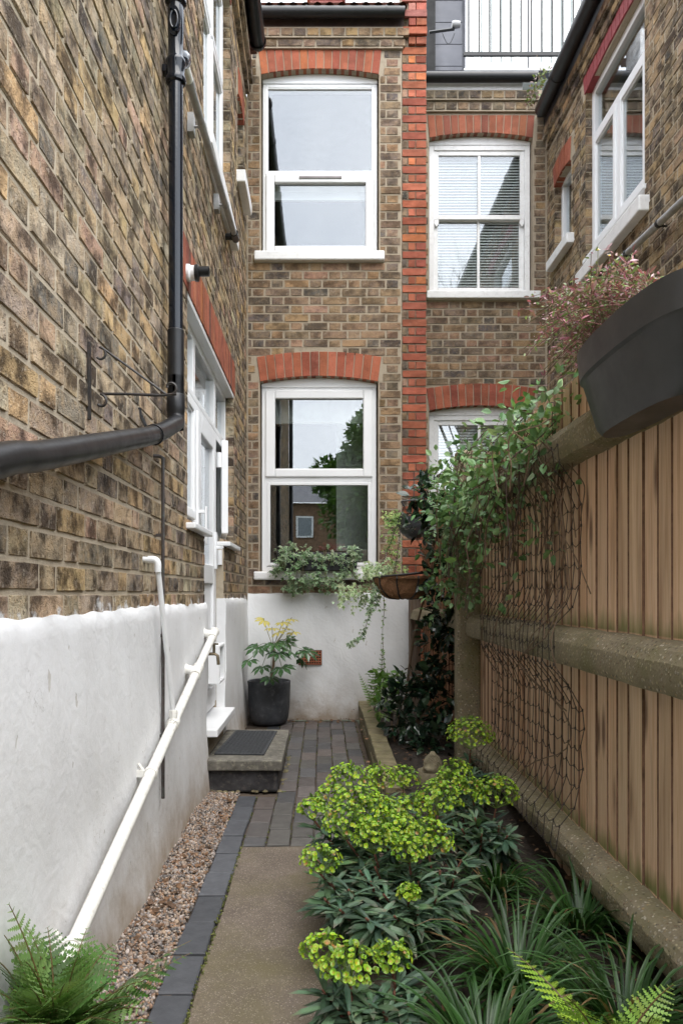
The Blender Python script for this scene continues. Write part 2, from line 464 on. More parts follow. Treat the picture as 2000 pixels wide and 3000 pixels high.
BR_L = m_brick('stock_brick', 'object', 0.92, 0.45, 0.45, 1.6, 0.8)
BR_LS = m_brick('stock_brick_rest', 'attr', 0.92, 0.45, 0.45, 1.6, 0.8)
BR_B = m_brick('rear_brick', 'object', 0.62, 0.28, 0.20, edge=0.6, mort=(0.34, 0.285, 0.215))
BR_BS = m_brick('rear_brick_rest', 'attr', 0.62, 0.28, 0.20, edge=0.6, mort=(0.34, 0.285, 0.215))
BR_RED = m_brick('red_brick', 'object', 0.30, 0.0, 0.12, 0.8, edge=0.0)
MORT_L = m_mortar('wing_mortar', (0.40, 0.34, 0.255), 0.5)
MORT_B = m_mortar('rear_mortar', (0.34, 0.285, 0.215), 0.5)
PLASTER = m_plaster('white_render')
PVC = m_plain('white_upvc', (0.80, 0.81, 0.82), 0.32, var=0.03, scale=3)
PAINT = m_plain('white_paint', (0.78, 0.78, 0.78), 0.5, var=0.05, scale=9, bmp=0.35, bscale=45, dirt=((0.42, 0.40, 0.37), 0.35))
OFFPIPE = m_plain('painted_pipe', (0.74, 0.73, 0.69), 0.5, var=0.06, scale=14, bmp=0.2, bscale=70, dirt=((0.36, 0.32, 0.26), 0.6))
GREYPIPE = m_plain('grey_pipe', (0.34, 0.34, 0.34), 0.45, var=0.15, scale=12, bmp=0.05, dirt=((0.16, 0.15, 0.14), 0.5))
BLACKP = m_plain('black_plastic', (0.013, 0.0135, 0.015), 0.34, var=0.2, scale=10, bmp=0.05, bscale=50, spec=0.35, dirt=((0.035, 0.035, 0.035), 0.3))
IRON = m_plain('black_gloss_iron', (0.004, 0.007, 0.013), 0.13, var=0.1, scale=10, bmp=0.06, bscale=40, spec=0.5)
WIRE = m_plain('black_wire', (0.02, 0.018, 0.017), 0.5, var=0.2, scale=30, dirt=((0.09, 0.05, 0.03), 0.5))
COPPER = m_plain('old_pipe', (0.055, 0.045, 0.042), 0.55, var=0.25, scale=18, dirt=((0.12, 0.20, 0.17), 0.35))
PLANTER = m_plain('grey_planter', (0.050, 0.053, 0.058), 0.42, var=0.08, scale=7, bmp=0.06, bscale=200, dirt=((0.09, 0.09, 0.09), 0.25))
POTM = m_plain('dark_pot', (0.060, 0.064, 0.073), 0.55, var=0.25, scale=9, bmp=0.15, dirt=((0.20, 0.20, 0.21), 0.45))
TERRA = m_plain('terracotta', (0.36, 0.12, 0.06), 0.8, var=0.2, scale=20, bmp=0.3)
GLASS = m_glass('window_glass')
ROOMM = m_plain('room_dark', (0.05, 0.05, 0.05), 0.9)
ROOMP = m_plain('room_pale', (0.30, 0.31, 0.30), 0.9)
BLIND = m_plain('blind_white', (0.72, 0.74, 0.74), 0.55, var=0.03)
SLATE = m_plain('slate_cladding', (0.085, 0.09, 0.11), 0.5, var=0.08, scale=5, bmp=0.1)
ROOFT = m_plain('clay_tile', (0.17, 0.075, 0.055), 0.85, var=0.3, scale=14, bmp=0.4)
PINK = m_plain('pink_paint', (0.50, 0.20, 0.18), 0.8, var=0.1, scale=8, bmp=0.3)
REDPAINT = m_plain('red_painted_lintel', (0.26, 0.035, 0.04), 0.6, var=0.15, scale=12, bmp=0.35, bscale=50)
RAILC = m_aggregate('aggregate_concrete', (0.31, 0.265, 0.18), [(0.50, 0.43, 0.31), (0.10, 0.09, 0.08), (0.42, 0.30, 0.17), (0.66, 0.60, 0.50), (0.22, 0.15, 0.10), (0.36, 0.33, 0.28), (0.46, 0.40, 0.26)], 80, ((0.15, 0.15, 0.05), 0.5), 5.0, 1.0)
SLABC = m_aggregate('path_concrete', (0.185, 0.15, 0.12), [(0.34, 0.29, 0.23), (0.08, 0.065, 0.05), (0.26, 0.21, 0.16), (0.42, 0.37, 0.31)], 190, ((0.12, 0.105, 0.045), 0.6), 1.7, 0.5)
MOSSB = m_plain('mossy_brick', (0.19, 0.16, 0.09), 0.95, var=0.3, scale=12, bmp=0.7, bscale=50, dirt=((0.12, 0.13, 0.03), 0.75))
PAVER = m_tint('blue_paver', 0.62, 0.5, 45, 1.0, 'object', 22)
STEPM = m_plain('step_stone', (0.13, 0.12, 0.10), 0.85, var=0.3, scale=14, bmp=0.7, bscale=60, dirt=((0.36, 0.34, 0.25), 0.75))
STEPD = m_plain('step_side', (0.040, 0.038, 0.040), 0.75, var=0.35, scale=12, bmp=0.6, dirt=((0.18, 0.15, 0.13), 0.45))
SOIL = m_plain('soil', (0.030, 0.022, 0.016), 0.95, var=0.35, scale=30, bmp=1.0, bscale=60, dirt=((0.10, 0.065, 0.04), 0.5))
DIRT = m_plain('earth', (0.10, 0.075, 0.055), 0.95, var=0.3, scale=20, bmp=0.8)
PEB = m_tint('pebble', 0.75, 0.25, 120, 0.45)
WOOD = m_wood('fence_wood', algae=((0.995, 0.75), (0.252, 0.85)))
SAWN_SHADE = m_plain('shaded_sawn_edge', (0.21, 0.115, 0.07), 0.9, var=0.3, scale=20)  # reddish sawn wood, darkened further to stand in for shade between boards
WOODR = m_wood('red_fence_wood', (0.30, 0.13, 0.06), (0.10, 0.04, 0.02), (0.40, 0.20, 0.10))
WOODG = m_wood('grey_post_wood', (0.13, 0.105, 0.085), (0.05, 0.04, 0.035), (0.22, 0.19, 0.16))
LEAF = m_leaf('leaf', 0.42, 0.25)
GLOSSL = m_leaf('glossy_leaf', 0.24, 0.10, 0.6)
MATTL = m_leaf('matt_leaf', 0.5, 0.22, 0.4)
STEM = m_tint('stem', 0.8, 0.3, 80, 0.5)
COIR = m_tint('coir', 0.95, 0.6, 120, 0.8, 'attr', 60)
NETM = m_plain('net_cord', (0.035, 0.027, 0.024), 0.75)
STATUE = m_plain('statue_stone', (0.27, 0.23, 0.15), 0.9, var=0.25, scale=20, bmp=0.5, dirt=((0.12, 0.13, 0.06), 0.5))
GRAYM = m_plain('mat_rubber', (0.045, 0.048, 0.052), 0.9, var=0.25, scale=60, bmp=0.9, bscale=250)
GRASSG = m_plain('lawn', (0.06, 0.09, 0.025), 0.95, var=0.3, scale=3, bmp=0.5)
BRASS = m_plain('brass', (0.22, 0.18, 0.12), 0.4, 0.8, var=0.2, scale=30)
METALH = m_plain('steel', (0.45, 0.45, 0.45), 0.3, 0.9, var=0.05)
DARKM = m_plain('dark_gap', (0.015, 0.015, 0.015), 0.9)
# ---------------------------------------------------------------- brickwork
BL, BH, BJ = 0.215, 0.065, 0.010
CRS = BH + BJ
PER = BL + BJ + 0.1025 + BJ
def brick_proto(seed, n=3, m=2, L=BL, H=BH, rough=1.0):
    r = random.Random(seed)
    mb = MB()
    ch = 0.0035 * (0.7 + 0.6 * r.random())
    xs = [-L/2 + ch + (L - 2*ch) * i / n for i in range(n + 1)]
    zs = [-H/2 + ch + (H - 2*ch) * j / m for j in range(m + 1)]
    V = []; fs = []
    for j in range(m + 1):
        for i in range(n + 1):
            edge = i in (0, n) or j in (0, m)
            V.append((xs[i] + r.uniform(-.0012, .0012) * rough, r.uniform(-.0016, .0014) * rough * (1.0 if edge else 1.3), zs[j] + r.uniform(-.001, .001) * rough))
    for j in range(m):
        for i in range(n):
            a = j*(n+1)+i; fs.append((a, a+1, a+n+2, a+n+1))
    per = [(i, 0) for i in range(n)] + [(n, j) for j in range(m)] + [(i, m) for i in range(n, 0, -1)] + [(0, j) for j in range(m, 0, -1)]
    o = len(V)
    for (i, j) in per:
        x = -L/2 if i == 0 else (L/2 if i == n else xs[i]); z = -H/2 if j == 0 else (H/2 if j == m else zs[j])
        cx = r.uniform(0, .008) * rough if (i in (0, n) and j in (0, m)) else r.uniform(-.002, .004) * rough
        x -= math.copysign(cx, x) if i in (0, n) else 0; z -= math.copysign(cx * .6, z) if j in (0, m) else 0
        V.append((x, 0.004 + r.uniform(0, .002) * rough, z))
    b = len(V)
    for (i, j) in per:
        x = -L/2 if i == 0 else (L/2 if i == n else xs[i]); z = -H/2 if j == 0 else (H/2 if j == m else zs[j])
        V.append((x, 0.03, z))
    q = len(per)
    for k in range(q):
        k2 = (k+1) % q
        f0 = per[k][1]*(n+1)+per[k][0]; f1 = per[k2][1]*(n+1)+per[k2][0]
        fs.append((f1, f0, o+k, o+k2)); fs.append((o+k2, o+k, b+k, b+k2))
    al = []
    for j in range(m + 1):
        for i in range(n + 1): al.append(.42 if (i in (0, n) or j in (0, m)) else 1.0)
    if n == 1: al = [.6] * len(al)
    al += [0.0] * (2 * q)
    return np.array(V), fs, al
PROTO_S = [brick_proto(i) for i in range(14)]
PROTO_H = [brick_proto(50 + i, 2, 2, 0.1025) for i in range(10)]
LOW_S = [brick_proto(90 + i, 1, 1) for i in range(8)]
LOW_H = [brick_proto(120 + i, 1, 1, 0.1025) for i in range(8)]
_pm = {}
def proto_mesh(kind, i, mat):
    key = (kind, i, mat.name)
    if key not in _pm:
        V, fs, al = (PROTO_S if kind == 's' else PROTO_H)[i]
        _pm[key] = MB().add(V, fs, alpha=al).mesh('brick', mat, (0, 0, 0))
    return _pm[key]

def pick(palette, r):
    t = r.random() * sum(p[0] for p in palette)
    for w, c in palette:
        t -= w
        if t <= 0: break
    k = r.uniform(0.8, 1.18)
    return tuple(min(.9, x * k * r.uniform(.95, 1.05)) for x in c)
PAL_L = [(3, (0.36, 0.285, 0.20)), (3, (0.42, 0.32, 0.205)), (2.4, (0.29, 0.235, 0.175)), (2.2, (0.49, 0.345, 0.18)), (1.0, (0.44, 0.295, 0.21)), (1.6, (0.19, 0.16, 0.135)), (0.8, (0.46, 0.385, 0.28))]
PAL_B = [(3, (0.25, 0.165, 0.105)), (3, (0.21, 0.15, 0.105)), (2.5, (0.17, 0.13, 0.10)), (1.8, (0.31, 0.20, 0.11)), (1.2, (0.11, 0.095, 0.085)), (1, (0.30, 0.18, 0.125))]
PAL_RW = [(3, (0.33, 0.245, 0.155)), (3, (0.29, 0.22, 0.145)), (2.5, (0.37, 0.26, 0.14)), (1.6, (0.23, 0.175, 0.125)), (1.1, (0.13, 0.11, 0.095))]
PAL_RED = [(3, (0.34, 0.105, 0.060)), (2, (0.38, 0.125, 0.070)), (2, (0.28, 0.085, 0.055)), (0.6, (0.44, 0.15, 0.065))]
PAL_REDN = [(3, (0.31, 0.105, 0.062)), (2, (0.35, 0.12, 0.068)), (1.5, (0.25, 0.085, 0.055))]

def courses(u0, u1, z0, z1, holes, seed, keep=None):
    """Flemish bond. holes(zc) -> list of (ua, ub) to leave out.  yields (uc, len, zc)"""
    r = random.Random(seed); out = []
    nC = int((z1 - z0) / CRS)
    for k in range(nC):
        zc = z0 + CRS * (k + 0.5)
        segs = [(u0, u1)]
        for (a, b) in holes(zc):
            ns = []
            for (s, e) in segs:
                if b <= s or a >= e: ns.append((s, e)); continue
                if a > s: ns.append((s, a - BJ))
                if b < e: ns.append((b + BJ, e))
            segs = ns
        for (s, e) in segs:
            u = math.floor(s / PER) * PER + (PER / 2 if k % 2 else 0) - PER
            while u < e:
                for ln in (BL, 0.1025):
                    a, b = max(u, s), min(u + ln, e)
                    if b - a > 0.028:
                        out.append(((a + b) / 2 + r.uniform(-.0015, .0015), b - a - r.uniform(0, .003), zc + r.uniform(-.0015, .0015)))
                    u += ln + BJ
    return out

def lay(face, bricks, parent, mat, mats, pal, seed, n_obj=300, colfn=None):
    """the bricks that show largest become objects, the rest one joined part"""
    r = random.Random(seed); sc = []
    for (u, ln, z) in bricks:
        p = face(u, z); a = 0
        if p[1] > 0.4:
            x, y = proj(p)
            if -40 < x < 2040 and -40 < y < 3040:
                pa = face(u - ln/2, z); pb = face(u + ln/2, z)
                if face.kind == 'B': w = F * ln / p[1]
                else: w = abs(F * pa[0] / max(pa[1], .3) - F * pb[0] / max(pb[1], .3))
                a = w * F * BH / p[1]
        sc.append(a)
    order = sorted(range(len(bricks)), key=lambda i: -sc[i])
    rest = MB(); rz = face.rot; cs, sn = math.cos(rz), math.sin(rz)
    RM = np.array([[cs, -sn, 0], [sn, cs, 0], [0, 0, 1]])
    for rank, i in enumerate(order):
        u, ln, z = bricks[i]
        c = colfn(u, z, r) if colfn else pick(pal, r)
        k = 's' if ln > 0.15 else 'h'
        base = BL if k == 's' else 0.1025
        loc = Vector(face(u, z, r.uniform(-.0015, .0025)))
        if rank < n_obj and sc[i] > 0:
            me = proto_mesh(k, r.randrange(14 if k == 's' else 10), mat)
            put('brick', me, parent, loc, rz, (ln / base, 1, 1), c)
        else:
            big = sc[i] > 350
            L = (PROTO_S if k == 's' else PROTO_H) if big else (LOW_S if k == 's' else LOW_H)
            V, fs, al = L[r.randrange(len(L))]
            rest.add((V * np.array([ln / base, 1, 1])) @ RM.T + np.array(loc), fs, 0, c, al)
    if rest.n:
        o = rest.build('bricks', mats, parent); o['kind'] = 'stuff'

def wall_core(face, u0, u1, z0, z1, holes, parent, mat, d=-0.004, t=0.22, name='wall'):
    """rectangles around rectangular holes [(ua,ub,za,zb)]"""
    us = sorted({u0, u1, *[h[0] for h in holes], *[h[1] for h in holes]})
    us = [u for u in us if u0 <= u <= u1]
    mb = MB()
    for a, b in zip(us[:-1], us[1:]):
        zs = [(z0, z1)]
        for (ua, ub, za, zb) in holes:
            if ua < b - 1e-6 and ub > a + 1e-6:
                ns = []
                for (s, e) in zs:
                    if zb <= s or za >= e: ns.append((s, e)); continue
                    if za > s: ns.append((s, za))
                    if zb < e: ns.append((zb, e))
                zs = ns
        for (s, e) in zs: face.box(mb, a, b, s, e, d, d - t)
    return mb.build(name, mat, parent)

def arch(face, parent, u0, u1, zs, rise, thick, n, pal, mortar, mat=None, flat_top=None, flare=0.03, proud=0.004, depth=0.10):
    """segmental arch of voussoirs, each an object"""
    mat = mat or BR_RED
    r = random.Random(int(u0 * 1000) + int(zs * 100))
    um = (u0 + u1) / 2; hw = (u1 - u0) / 2
    def zi(u): return zs + rise * (1 - ((u - um) / hw) ** 2)
    def top(u): return (flat_top if flat_top else zi(um + (u - um) * hw / (hw + flare)) + thick)
    seg = 16
    lo = [(u0 + (u1 - u0) * i / seg, zi(u0 + (u1 - u0) * i / seg)) for i in range(seg + 1)]
    hi = [(u0 - flare + (u1 - u0 + 2 * flare) * i / seg, top(u0 - flare + (u1 - u0 + 2 * flare) * i / seg)) for i in range(seg + 1)]
    mb = MB(); face.prism(mb, lo + hi[::-1], proud - 0.007, -depth)
    A = mb.build('arch', mortar, parent, recalc=True)
    j = 0.008
    for k in range(n):
        a0, a1 = k / n, (k + 1) / n
        g = j / (u1 - u0) / 2
        p = []
        for t in (a0 + g, a1 - g): p.append((u0 + (u1 - u0) * t, zi(u0 + (u1 - u0) * t)))
        for t in (a1 - g, a0 + g):
            uu = u0 - flare + (u1 - u0 + 2 * flare) * t
            p.append((uu, top(uu) - 0.004 - r.uniform(0, .004)))
        pr = proud + r.uniform(-.001, .002)
        mb = MB(); face.prism(mb, p, pr, -depth + 0.002)
        o = mb.build('arch_brick', mat, A, bevel=0.0025, recalc=True)
        o.color = (*pick(pal, r), 1)
    return A

def room(face, parent, u0, u1, z0, z1, d0, depth=0.9, mat=None):
    """dark room behind a window: five thin walls"""
    mb = MB(); t = 0.02; d1 = d0 - depth; e = 0.05
    u0 -= e; u1 += e; z0 -= e; z1 += e
    face.box(mb, u0, u1, z0, z1, d1, d1 - t)
    face.box(mb, u0 - t, u0, z0, z1, d0, d1); face.box(mb, u1, u1 + t, z0, z1, d0, d1)
    face.box(mb, u0, u1, z0 - t, z0, d0, d1); face.box(mb, u0, u1, z1, z1 + t, d0, d1)
    return mb.build('room', mat or ROOMM, parent)
def ring(face, mb, u0, u1, z0, z1, w, d0, d1, mat=0, wb=None, wt=None):
    wb = w if wb is None else wb; wt = w if wt is None else wt
    face.box(mb, u0, u0 + w, z0, z1, d0, d1, mat); face.box(mb, u1 - w, u1, z0, z1, d0, d1, mat)
    face.box(mb, u0 + w, u1 - w, z0, z0 + wb, d0, d1, mat); face.box(mb, u0 + w, u1 - w, z1 - wt, z1, d0, d1, mat)
def pane(face, parent, u0, u1, z0, z1, d, name='pane'):
    mb = MB(); face.box(mb, u0, u1, z0, z1, d, d - 0.004)
    return mb.build(name, GLASS, parent)
def head_piece(face, parent, u0, u1, zs, rise, zb, d0, d1, mat):
    """curved infill above a square window head, under the arch"""
    um, hw = (u0 + u1) / 2, (u1 - u0) / 2; n = 14
    top = [(u0 + (u1 - u0) * i / n, zs + rise * (1 - ((u0 + (u1 - u0) * i / n - um) / hw) ** 2) - 0.002) for i in range(n + 1)]
    mb = MB(); face.prism(mb, [(u1, zb), (u0, zb)] + top, d0, d1)
    return mb.build('head', mat, parent, recalc=True)

# ================================================================= left wing (side wall with garden door)
LX, BY = -0.669, 6.49
FL = Face('L', LX)
wing = thing('house_wing', 'yellow-grey stock brick side wing with white rendered base and garden door', 'house', (-0.8, 3.0, 0))
L_holes = [(4.155, 5.34, 3.72, 5.40), (5.80, 6.20, 4.42, 5.08), (3.66, 5.54, 1.47, 2.61), (4.18, 4.99, 0.33, 1.48)]
def holesL(z):
    h = []
    for (a, b, c, d) in L_holes:
        if c < z < d: h.append((a, b))
    if 2.60 < z < 2.86: h.append((3.50, 5.62))
    if 5.40 <= z < 5.60: h.append((4.05, 5.44))
    if 5.05 < z < 5.28: h.append((5.72, 6.28))
    return h
wcore = wall_core(FL, -1.4, BY + 0.2, 0.0, 5.52, L_holes, wing, MORT_L)
lay(FL, courses(-1.38, BY - 0.012, 1.045, 5.50, holesL, 3), wcore, BR_L, BR_LS, PAL_L, 11)
# reveals of the left openings
mb = MB()
for (a, b, c, d) in L_holes[:3]:
    k = 0
    z = c
    while z < d - 0.03:
        FL.box(mb, b - 0.0035, b + 0.02, z + 0.005, min(z + 0.07, d), -0.001, -0.10, 0, pick(PAL_L, random)); z += 0.075
o = mb.build('reveal_bricks', BR_LS, wing); o['kind'] = 'stuff'
# soldier lintel over the door opening
r = random.Random(5); mb = MB(); FL.box(mb, 3.50, 5.62, 2.612, 2.855, 0.0, -0.09)
sold = mb.build('soldier_course', MORT_L, wing)
u = 3.505
i = 0
while u < 5.59:
    w = r.uniform(.060, .066)
    mb = MB(); FL.box(mb, u, u + w, 2.614, 2.846, 0.006 + r.uniform(-.001, .002), -0.08)
    o = mb.build('soldier_brick', BR_RED, sold, bevel=0.002); o.color = (*pick(PAL_RED, r), 1)
    if r.random() < 0.2: o.color = (0.16, 0.07, 0.05, 1)
    u += w + 0.009
arch(FL, wing, 4.155, 5.34, 5.38, 0.05, 0.2, 16, PAL_RED, MORT_L, flare=0.05, proud=0.006)
arch(FL, wing, 5.80, 6.20, 5.055, 0.03, 0.2, 6, PAL_RED, MORT_L, flare=0.03, proud=0.010)
# eaves: two corbelled courses and a gutter
r = random.Random(8)
for (za, zb, d) in ((5.51, 5.575, 0.035), (5.60, 5.675, 0.065)):
    mb = MB(); u = -1.35
    FL.box(mb, -1.35, BY - .03, za - 0.012, zb + 0.012, d - 0.008, -0.2, 0, (0.40, 0.34, 0.27))
    while u < BY - 0.2:
        FL.box(mb, u, min(u + 0.215, BY - .04), za, zb, d + r.uniform(-.003, .003), -0.1, 0, pick(PAL_L, r)); u += 0.225
    o = mb.build('corbel_bricks', BR_LS, wing); o['kind'] = 'stuff'
mb = MB(); FL.box(mb, -1.35, BY + 0.1, 5.69, 5.80, 0.03, -0.25); mb.build('fascia', BLACKP, wing)
mb = MB()
mb.tube([(LX + 0.125, y, 5.755) for y in (-1.35, 0, 3, 6.18)], 0.062, 14)
for y in (2.2, 3.4, 4.6, 5.6): mb.tube([(LX + 0.125, y - .02, 5.755), (LX + 0.125, y + .02, 5.755)], 0.067, 14)
mb.lathe([(0.0, 0.03), (0.055, 0.028), (0.07, 0.0), (0.07, -0.03)], (LX + 0.125, 6.2, 5.755), 16, axis='y')
mb.build('gutter', BLACKP, wing, smooth=35)
mb = MB(); mb.prism([(LX + 0.10, -1.4, 5.81), (LX - 2.5, -1.4, 7.3), (LX - 2.5, -1.4, 7.2), (LX, -1.4, 5.80)], (0, 7.8, 0)); mb.build('roof', ROOFT, wing, recalc=True)

# white render along the foot, lumpy, with ragged top edge
def render_patch(face, parent, u0, u1, ztop, d=0.016, name='render', round0=False, round1=False, seed=1, flare=0.02):
    rr = random.Random(seed)
    ph = [rr.uniform(0, 6.28) for _ in range(8)]
    def hgt(u, z):
        return (0.004 * math.sin(u * 5.1 + ph[0]) + 0.003 * math.sin(u * 9.7 + z * 6 + ph[1]) + 0.003 * math.sin(z * 11 + u * 3 + ph[2]) + 0.0015 * math.sin(u * 31 + z * 17 + ph[3]))
    def zt(u): return ztop + 0.004 * math.sin(u * 3 + ph[4]) + 0.002 * math.sin(u * 19 + ph[5]) + 0.0022 * math.sin(u * 43 + ph[6])
    nu = max(8, int((u1 - u0) / 0.025)); nz = 44
    V = []; fs = []
    rows = []
    for i in range(nu + 1):
        t = i / nu; u = u0 + (u1 - u0) * t
        edge = 0.0
        if round0: edge = max(edge, 1 - (u - u0) / 0.03)
        if round1: edge = max(edge, 1 - (u1 - u) / 0.03)
        edge = min(1, max(0, edge))
        for j in range(nz + 3):
            if j <= nz:
                z = zt(u) * (j / nz); dd = d + hgt(u, z) + flare * max(0, 1 - z / 0.35) ** 2
                tp = max(0, 1 - (zt(u) - z) / 0.03); dd -= d * 0.55 * tp * tp
                dd -= (d + 0.01) * (1 - math.sqrt(max(0, 1 - edge * edge)))
            elif j == nz + 1: z = zt(u) + 0.004; dd = 0.002
            else: z = zt(u) + 0.003; dd = -0.05
            V.append(face(u, z, dd))
    w = nz + 3
    for i in range(nu):
        for j in range(w - 1): fs.append((i*w+j, (i+1)*w+j, (i+1)*w+j+1, i*w+j+1))
    for base in (0, nu * w):
        pts = [base + j for j in range(w)]
        k = len(V); V.append(face(u0 if base == 0 else u1, 0, -0.05)); fs.append(tuple(pts + [k]))
    mb = MB(); mb.add(V, fs)
    return mb.build(name, PLASTER, parent, smooth=50, recalc=True)
render_patch(FL, wing, -1.35, 4.195, 1.062, 0.016, round1=True, seed=2, flare=0.015)
render_patch(FL, wing, 4.985, BY - 0.016, 1.075, 0.016, seed=5)

# garden door and side lights
D = -0.06
def frame_window(parent, name, face, u0, u1, z0, z1, d, fw=0.05):
    mb = MB(); ring(face, mb, u0, u1, z0, z1, fw, d, d - 0.06)
    return mb.build(name, PVC, parent, bevel=0.004)
def sash(face, win, u0, u1, z0, z1, d, w=0.045, name='sash'):
    mb = MB(); ring(face, mb, u0, u1, z0, z1, w, d, d - 0.045)
    ring(face, mb, u0 + w, u1 - w, z0 + w, z1 - w, 0.012, d - 0.010, d - 0.040)
    s = mb.build(name, PVC, win, bevel=0.005)
    pane(face, win, u0 + w + .004, u1 - w - .004, z0 + w + .004, z1 - w - .004, d - 0.022)
    return s
mb = MB(); FL.box(mb, 3.655, 5.545, 2.585, 2.611, -0.0005, -0.10); mb.build('soffit', PVC, wing)
zt = 2.585; zm = 2.22
# three top lights
for (a, b) in ((3.66, 4.18), (4.18, 4.99), (4.99, 5.54)):
    w = frame_window(wing, 'top_light', FL, a + .002, b - .002, zm, zt, D, 0.035)
    pane(FL, w, a + .037, b - .037, zm + .035, zt - .035, D - .03)
w = frame_window(wing, 'side_window', FL, 3.662, 4.178, 1.475, zm - .003, D, 0.045)
sash(FL, w, 3.70, 4.14, 1.53, zm - .04, D + 0.018)
w = frame_window(wing, 'side_window', FL, 4.992, 5.538, 1.475, zm - .003, D, 0.045)
# open casement sash standing out from the wall
ca = math.radians(62); hx, hy = LX + D + 0.01, 5.50
sw, sh0, sh1 = 0.44, 1.53, zm - .05
dv = Vector((math.sin(ca), -math.cos(ca), 0)); nv = Vector((dv.y, -dv.x, 0))
def obox(mb, s0, s1, z0, z1, t0, t1, mat=0):
    P = []
    for z in (z0, z1):
        for (s, t) in ((s0, t0), (s1, t0), (s1, t1), (s0, t1)):
            p = Vector((hx, hy, 0)) + dv * s + nv * t; P.append((p.x, p.y, z))
    mb.add(P, [(0,3,2,1),(4,5,6,7),(0,1,5,4),(1,2,6,5),(2,3,7,6),(3,0,4,7)], mat)
# sash opened only a little so the hinge side shows
ca = math.radians(9); dv = Vector((math.sin(ca), -math.cos(ca), 0)); nv = Vector((dv.y, -dv.x, 0))
mb = MB()
obox(mb, 0, .05, sh0, sh1, 0, .045); obox(mb, sw - .05, sw, sh0, sh1, 0, .045); obox(mb, .05, sw - .05, sh0, sh0 + .05, 0, .045); obox(mb, .05, sw - .05, sh1 - .05, sh1, 0, .045)
mb.build('sash', PVC, w, bevel=0.004, recalc=True)
mb = MB(); obox(mb, .05, sw - .05, sh0 + .05, sh1 - .05, .018, .024); mb.build('pane', GLASS, w, recalc=True)
mb = MB()
for (a, b, sl) in ((3.62, 4.19, 1.468), (4.98, 5.60, 1.468)):
    mb = MB(); FL.prism(mb, [(a, sl), (b, sl), (b, sl - .030), (a, sl - .030)], 0.045, -0.10)
    mb.build('sill', PVC, wing, bevel=0.006, recalc=True)
# door
mb = MB(); ring(FL, mb, 4.182, 4.988, 0.36, zm - .003, 0.05, D, D - .07)
door = mb.build('door', PVC, wing, bevel=0.004)
mb = MB(); ring(FL, mb, 4.235, 4.935, 0.40, zm - .05, 0.105, D + 0.015, D - .04)
FL.box(mb, 4.34, 4.83, 1.18, 1.30, D + .013, D - .038)
mb.build('door_leaf', PVC, door, bevel=0.006)
pane(FL, door, 4.342, 4.828, 1.302, zm - .157, D - .015)
mb = MB(); FL.box(mb, 4.342, 4.828, 0.507, 1.178, D - .005, D - .03); mb.build('door_panel', PVC, door)
mb = MB(); FL.box(mb, 4.86, 4.90, 1.28, 1.52, D + .03, D + .015)
mb.tube([FL(4.88, 1.42, D + .03), FL(4.88, 1.42, D + .065), FL(4.79, 1.415, D + .07)], 0.011, 8); mb.build('handle', PVC, door, smooth=40)
for z in (2.02, 1.36, 0.62):
    mb = MB(); mb.tube([FL(4.985, z - .05, D + .03), FL(4.985, z + .05, D + .03)], 0.02, 12); mb.build('hinge', PVC, door, smooth=40)
mb = MB(); FL.box(mb, 4.24, 4.27, 1.40, 1.62, D + .05, D + .062); FL.box(mb, 4.24, 4.27, 1.42, 1.44, D, D + .05); FL.box(mb, 4.24, 4.27, 1.58, 1.60, D, D + .05)
mb.build('pull_bar', PVC, door, bevel=.004)
# cat flap tunnel
mb = MB(); ring(FL, mb, 4.50, 4.74, 0.56, 0.80, 0.02, D + .10, D - .0); mb.build('cat_flap', PVC, door, bevel=.006)
pane(FL, door, 4.52, 4.72, 0.58, 0.78, D + .02, 'flap')
mb = MB(); FL.prism(mb, [(4.17, .345), (5.0, .345), (5.0, .30), (4.17, .30)], 0.075, -0.12); mb.build('threshold', PVC, wing, bevel=.006, recalc=True)
mb = MB(); FL.box(mb, 4.18, 4.99, 0.0, 0.30, -0.01, -0.2); mb.build('threshold_base', DIRT, wing)
room(FL, wing, 3.66, 5.54, 0.40, 2.60, -0.24, 1.2, ROOMP)
# upper windows of the wing
w = frame_window(wing, 'window', FL, 4.157, 5.338, 3.73, 5.40, -0.055, 0.06)
mb = MB(); FL.box(mb, 4.72, 4.78, 3.79, 5.34, -.056, -.11); mb.build('mullion', PVC, w)
sash(FL, w, 4.22, 4.72, 3.79, 4.72, -0.045); sash(FL, w, 4.78, 5.28, 3.79, 4.72, -0.045)
sash(FL, w, 4.22, 4.72, 4.74, 5.34, -0.045); sash(FL, w, 4.78, 5.28, 4.74, 5.34, -0.045)
mb = MB(); FL.box(mb, 4.10, 5.40, 3.63, 3.725, 0.055, -0.08); mb.build('sill', PAINT, wing, bevel=.008)
room(FL, wing, 4.155, 5.34, 3.72, 5.40, -0.24, 0.9)
w = frame_window(wing, 'window', FL, 5.802, 6.198, 4.43, 5.09, -0.07, 0.05)
pane(FL, w, 5.85, 6.15, 4.48, 5.04, -.10)
mb = MB(); FL.box(mb, 5.735, 6.26, 4.33, 4.425, 0.067, -0.08); mb.build('sill', PAINT, wing, bevel=.008)
room(FL, wing, 5.80, 6.20, 4.42, 5.08, -0.24, 0.5)

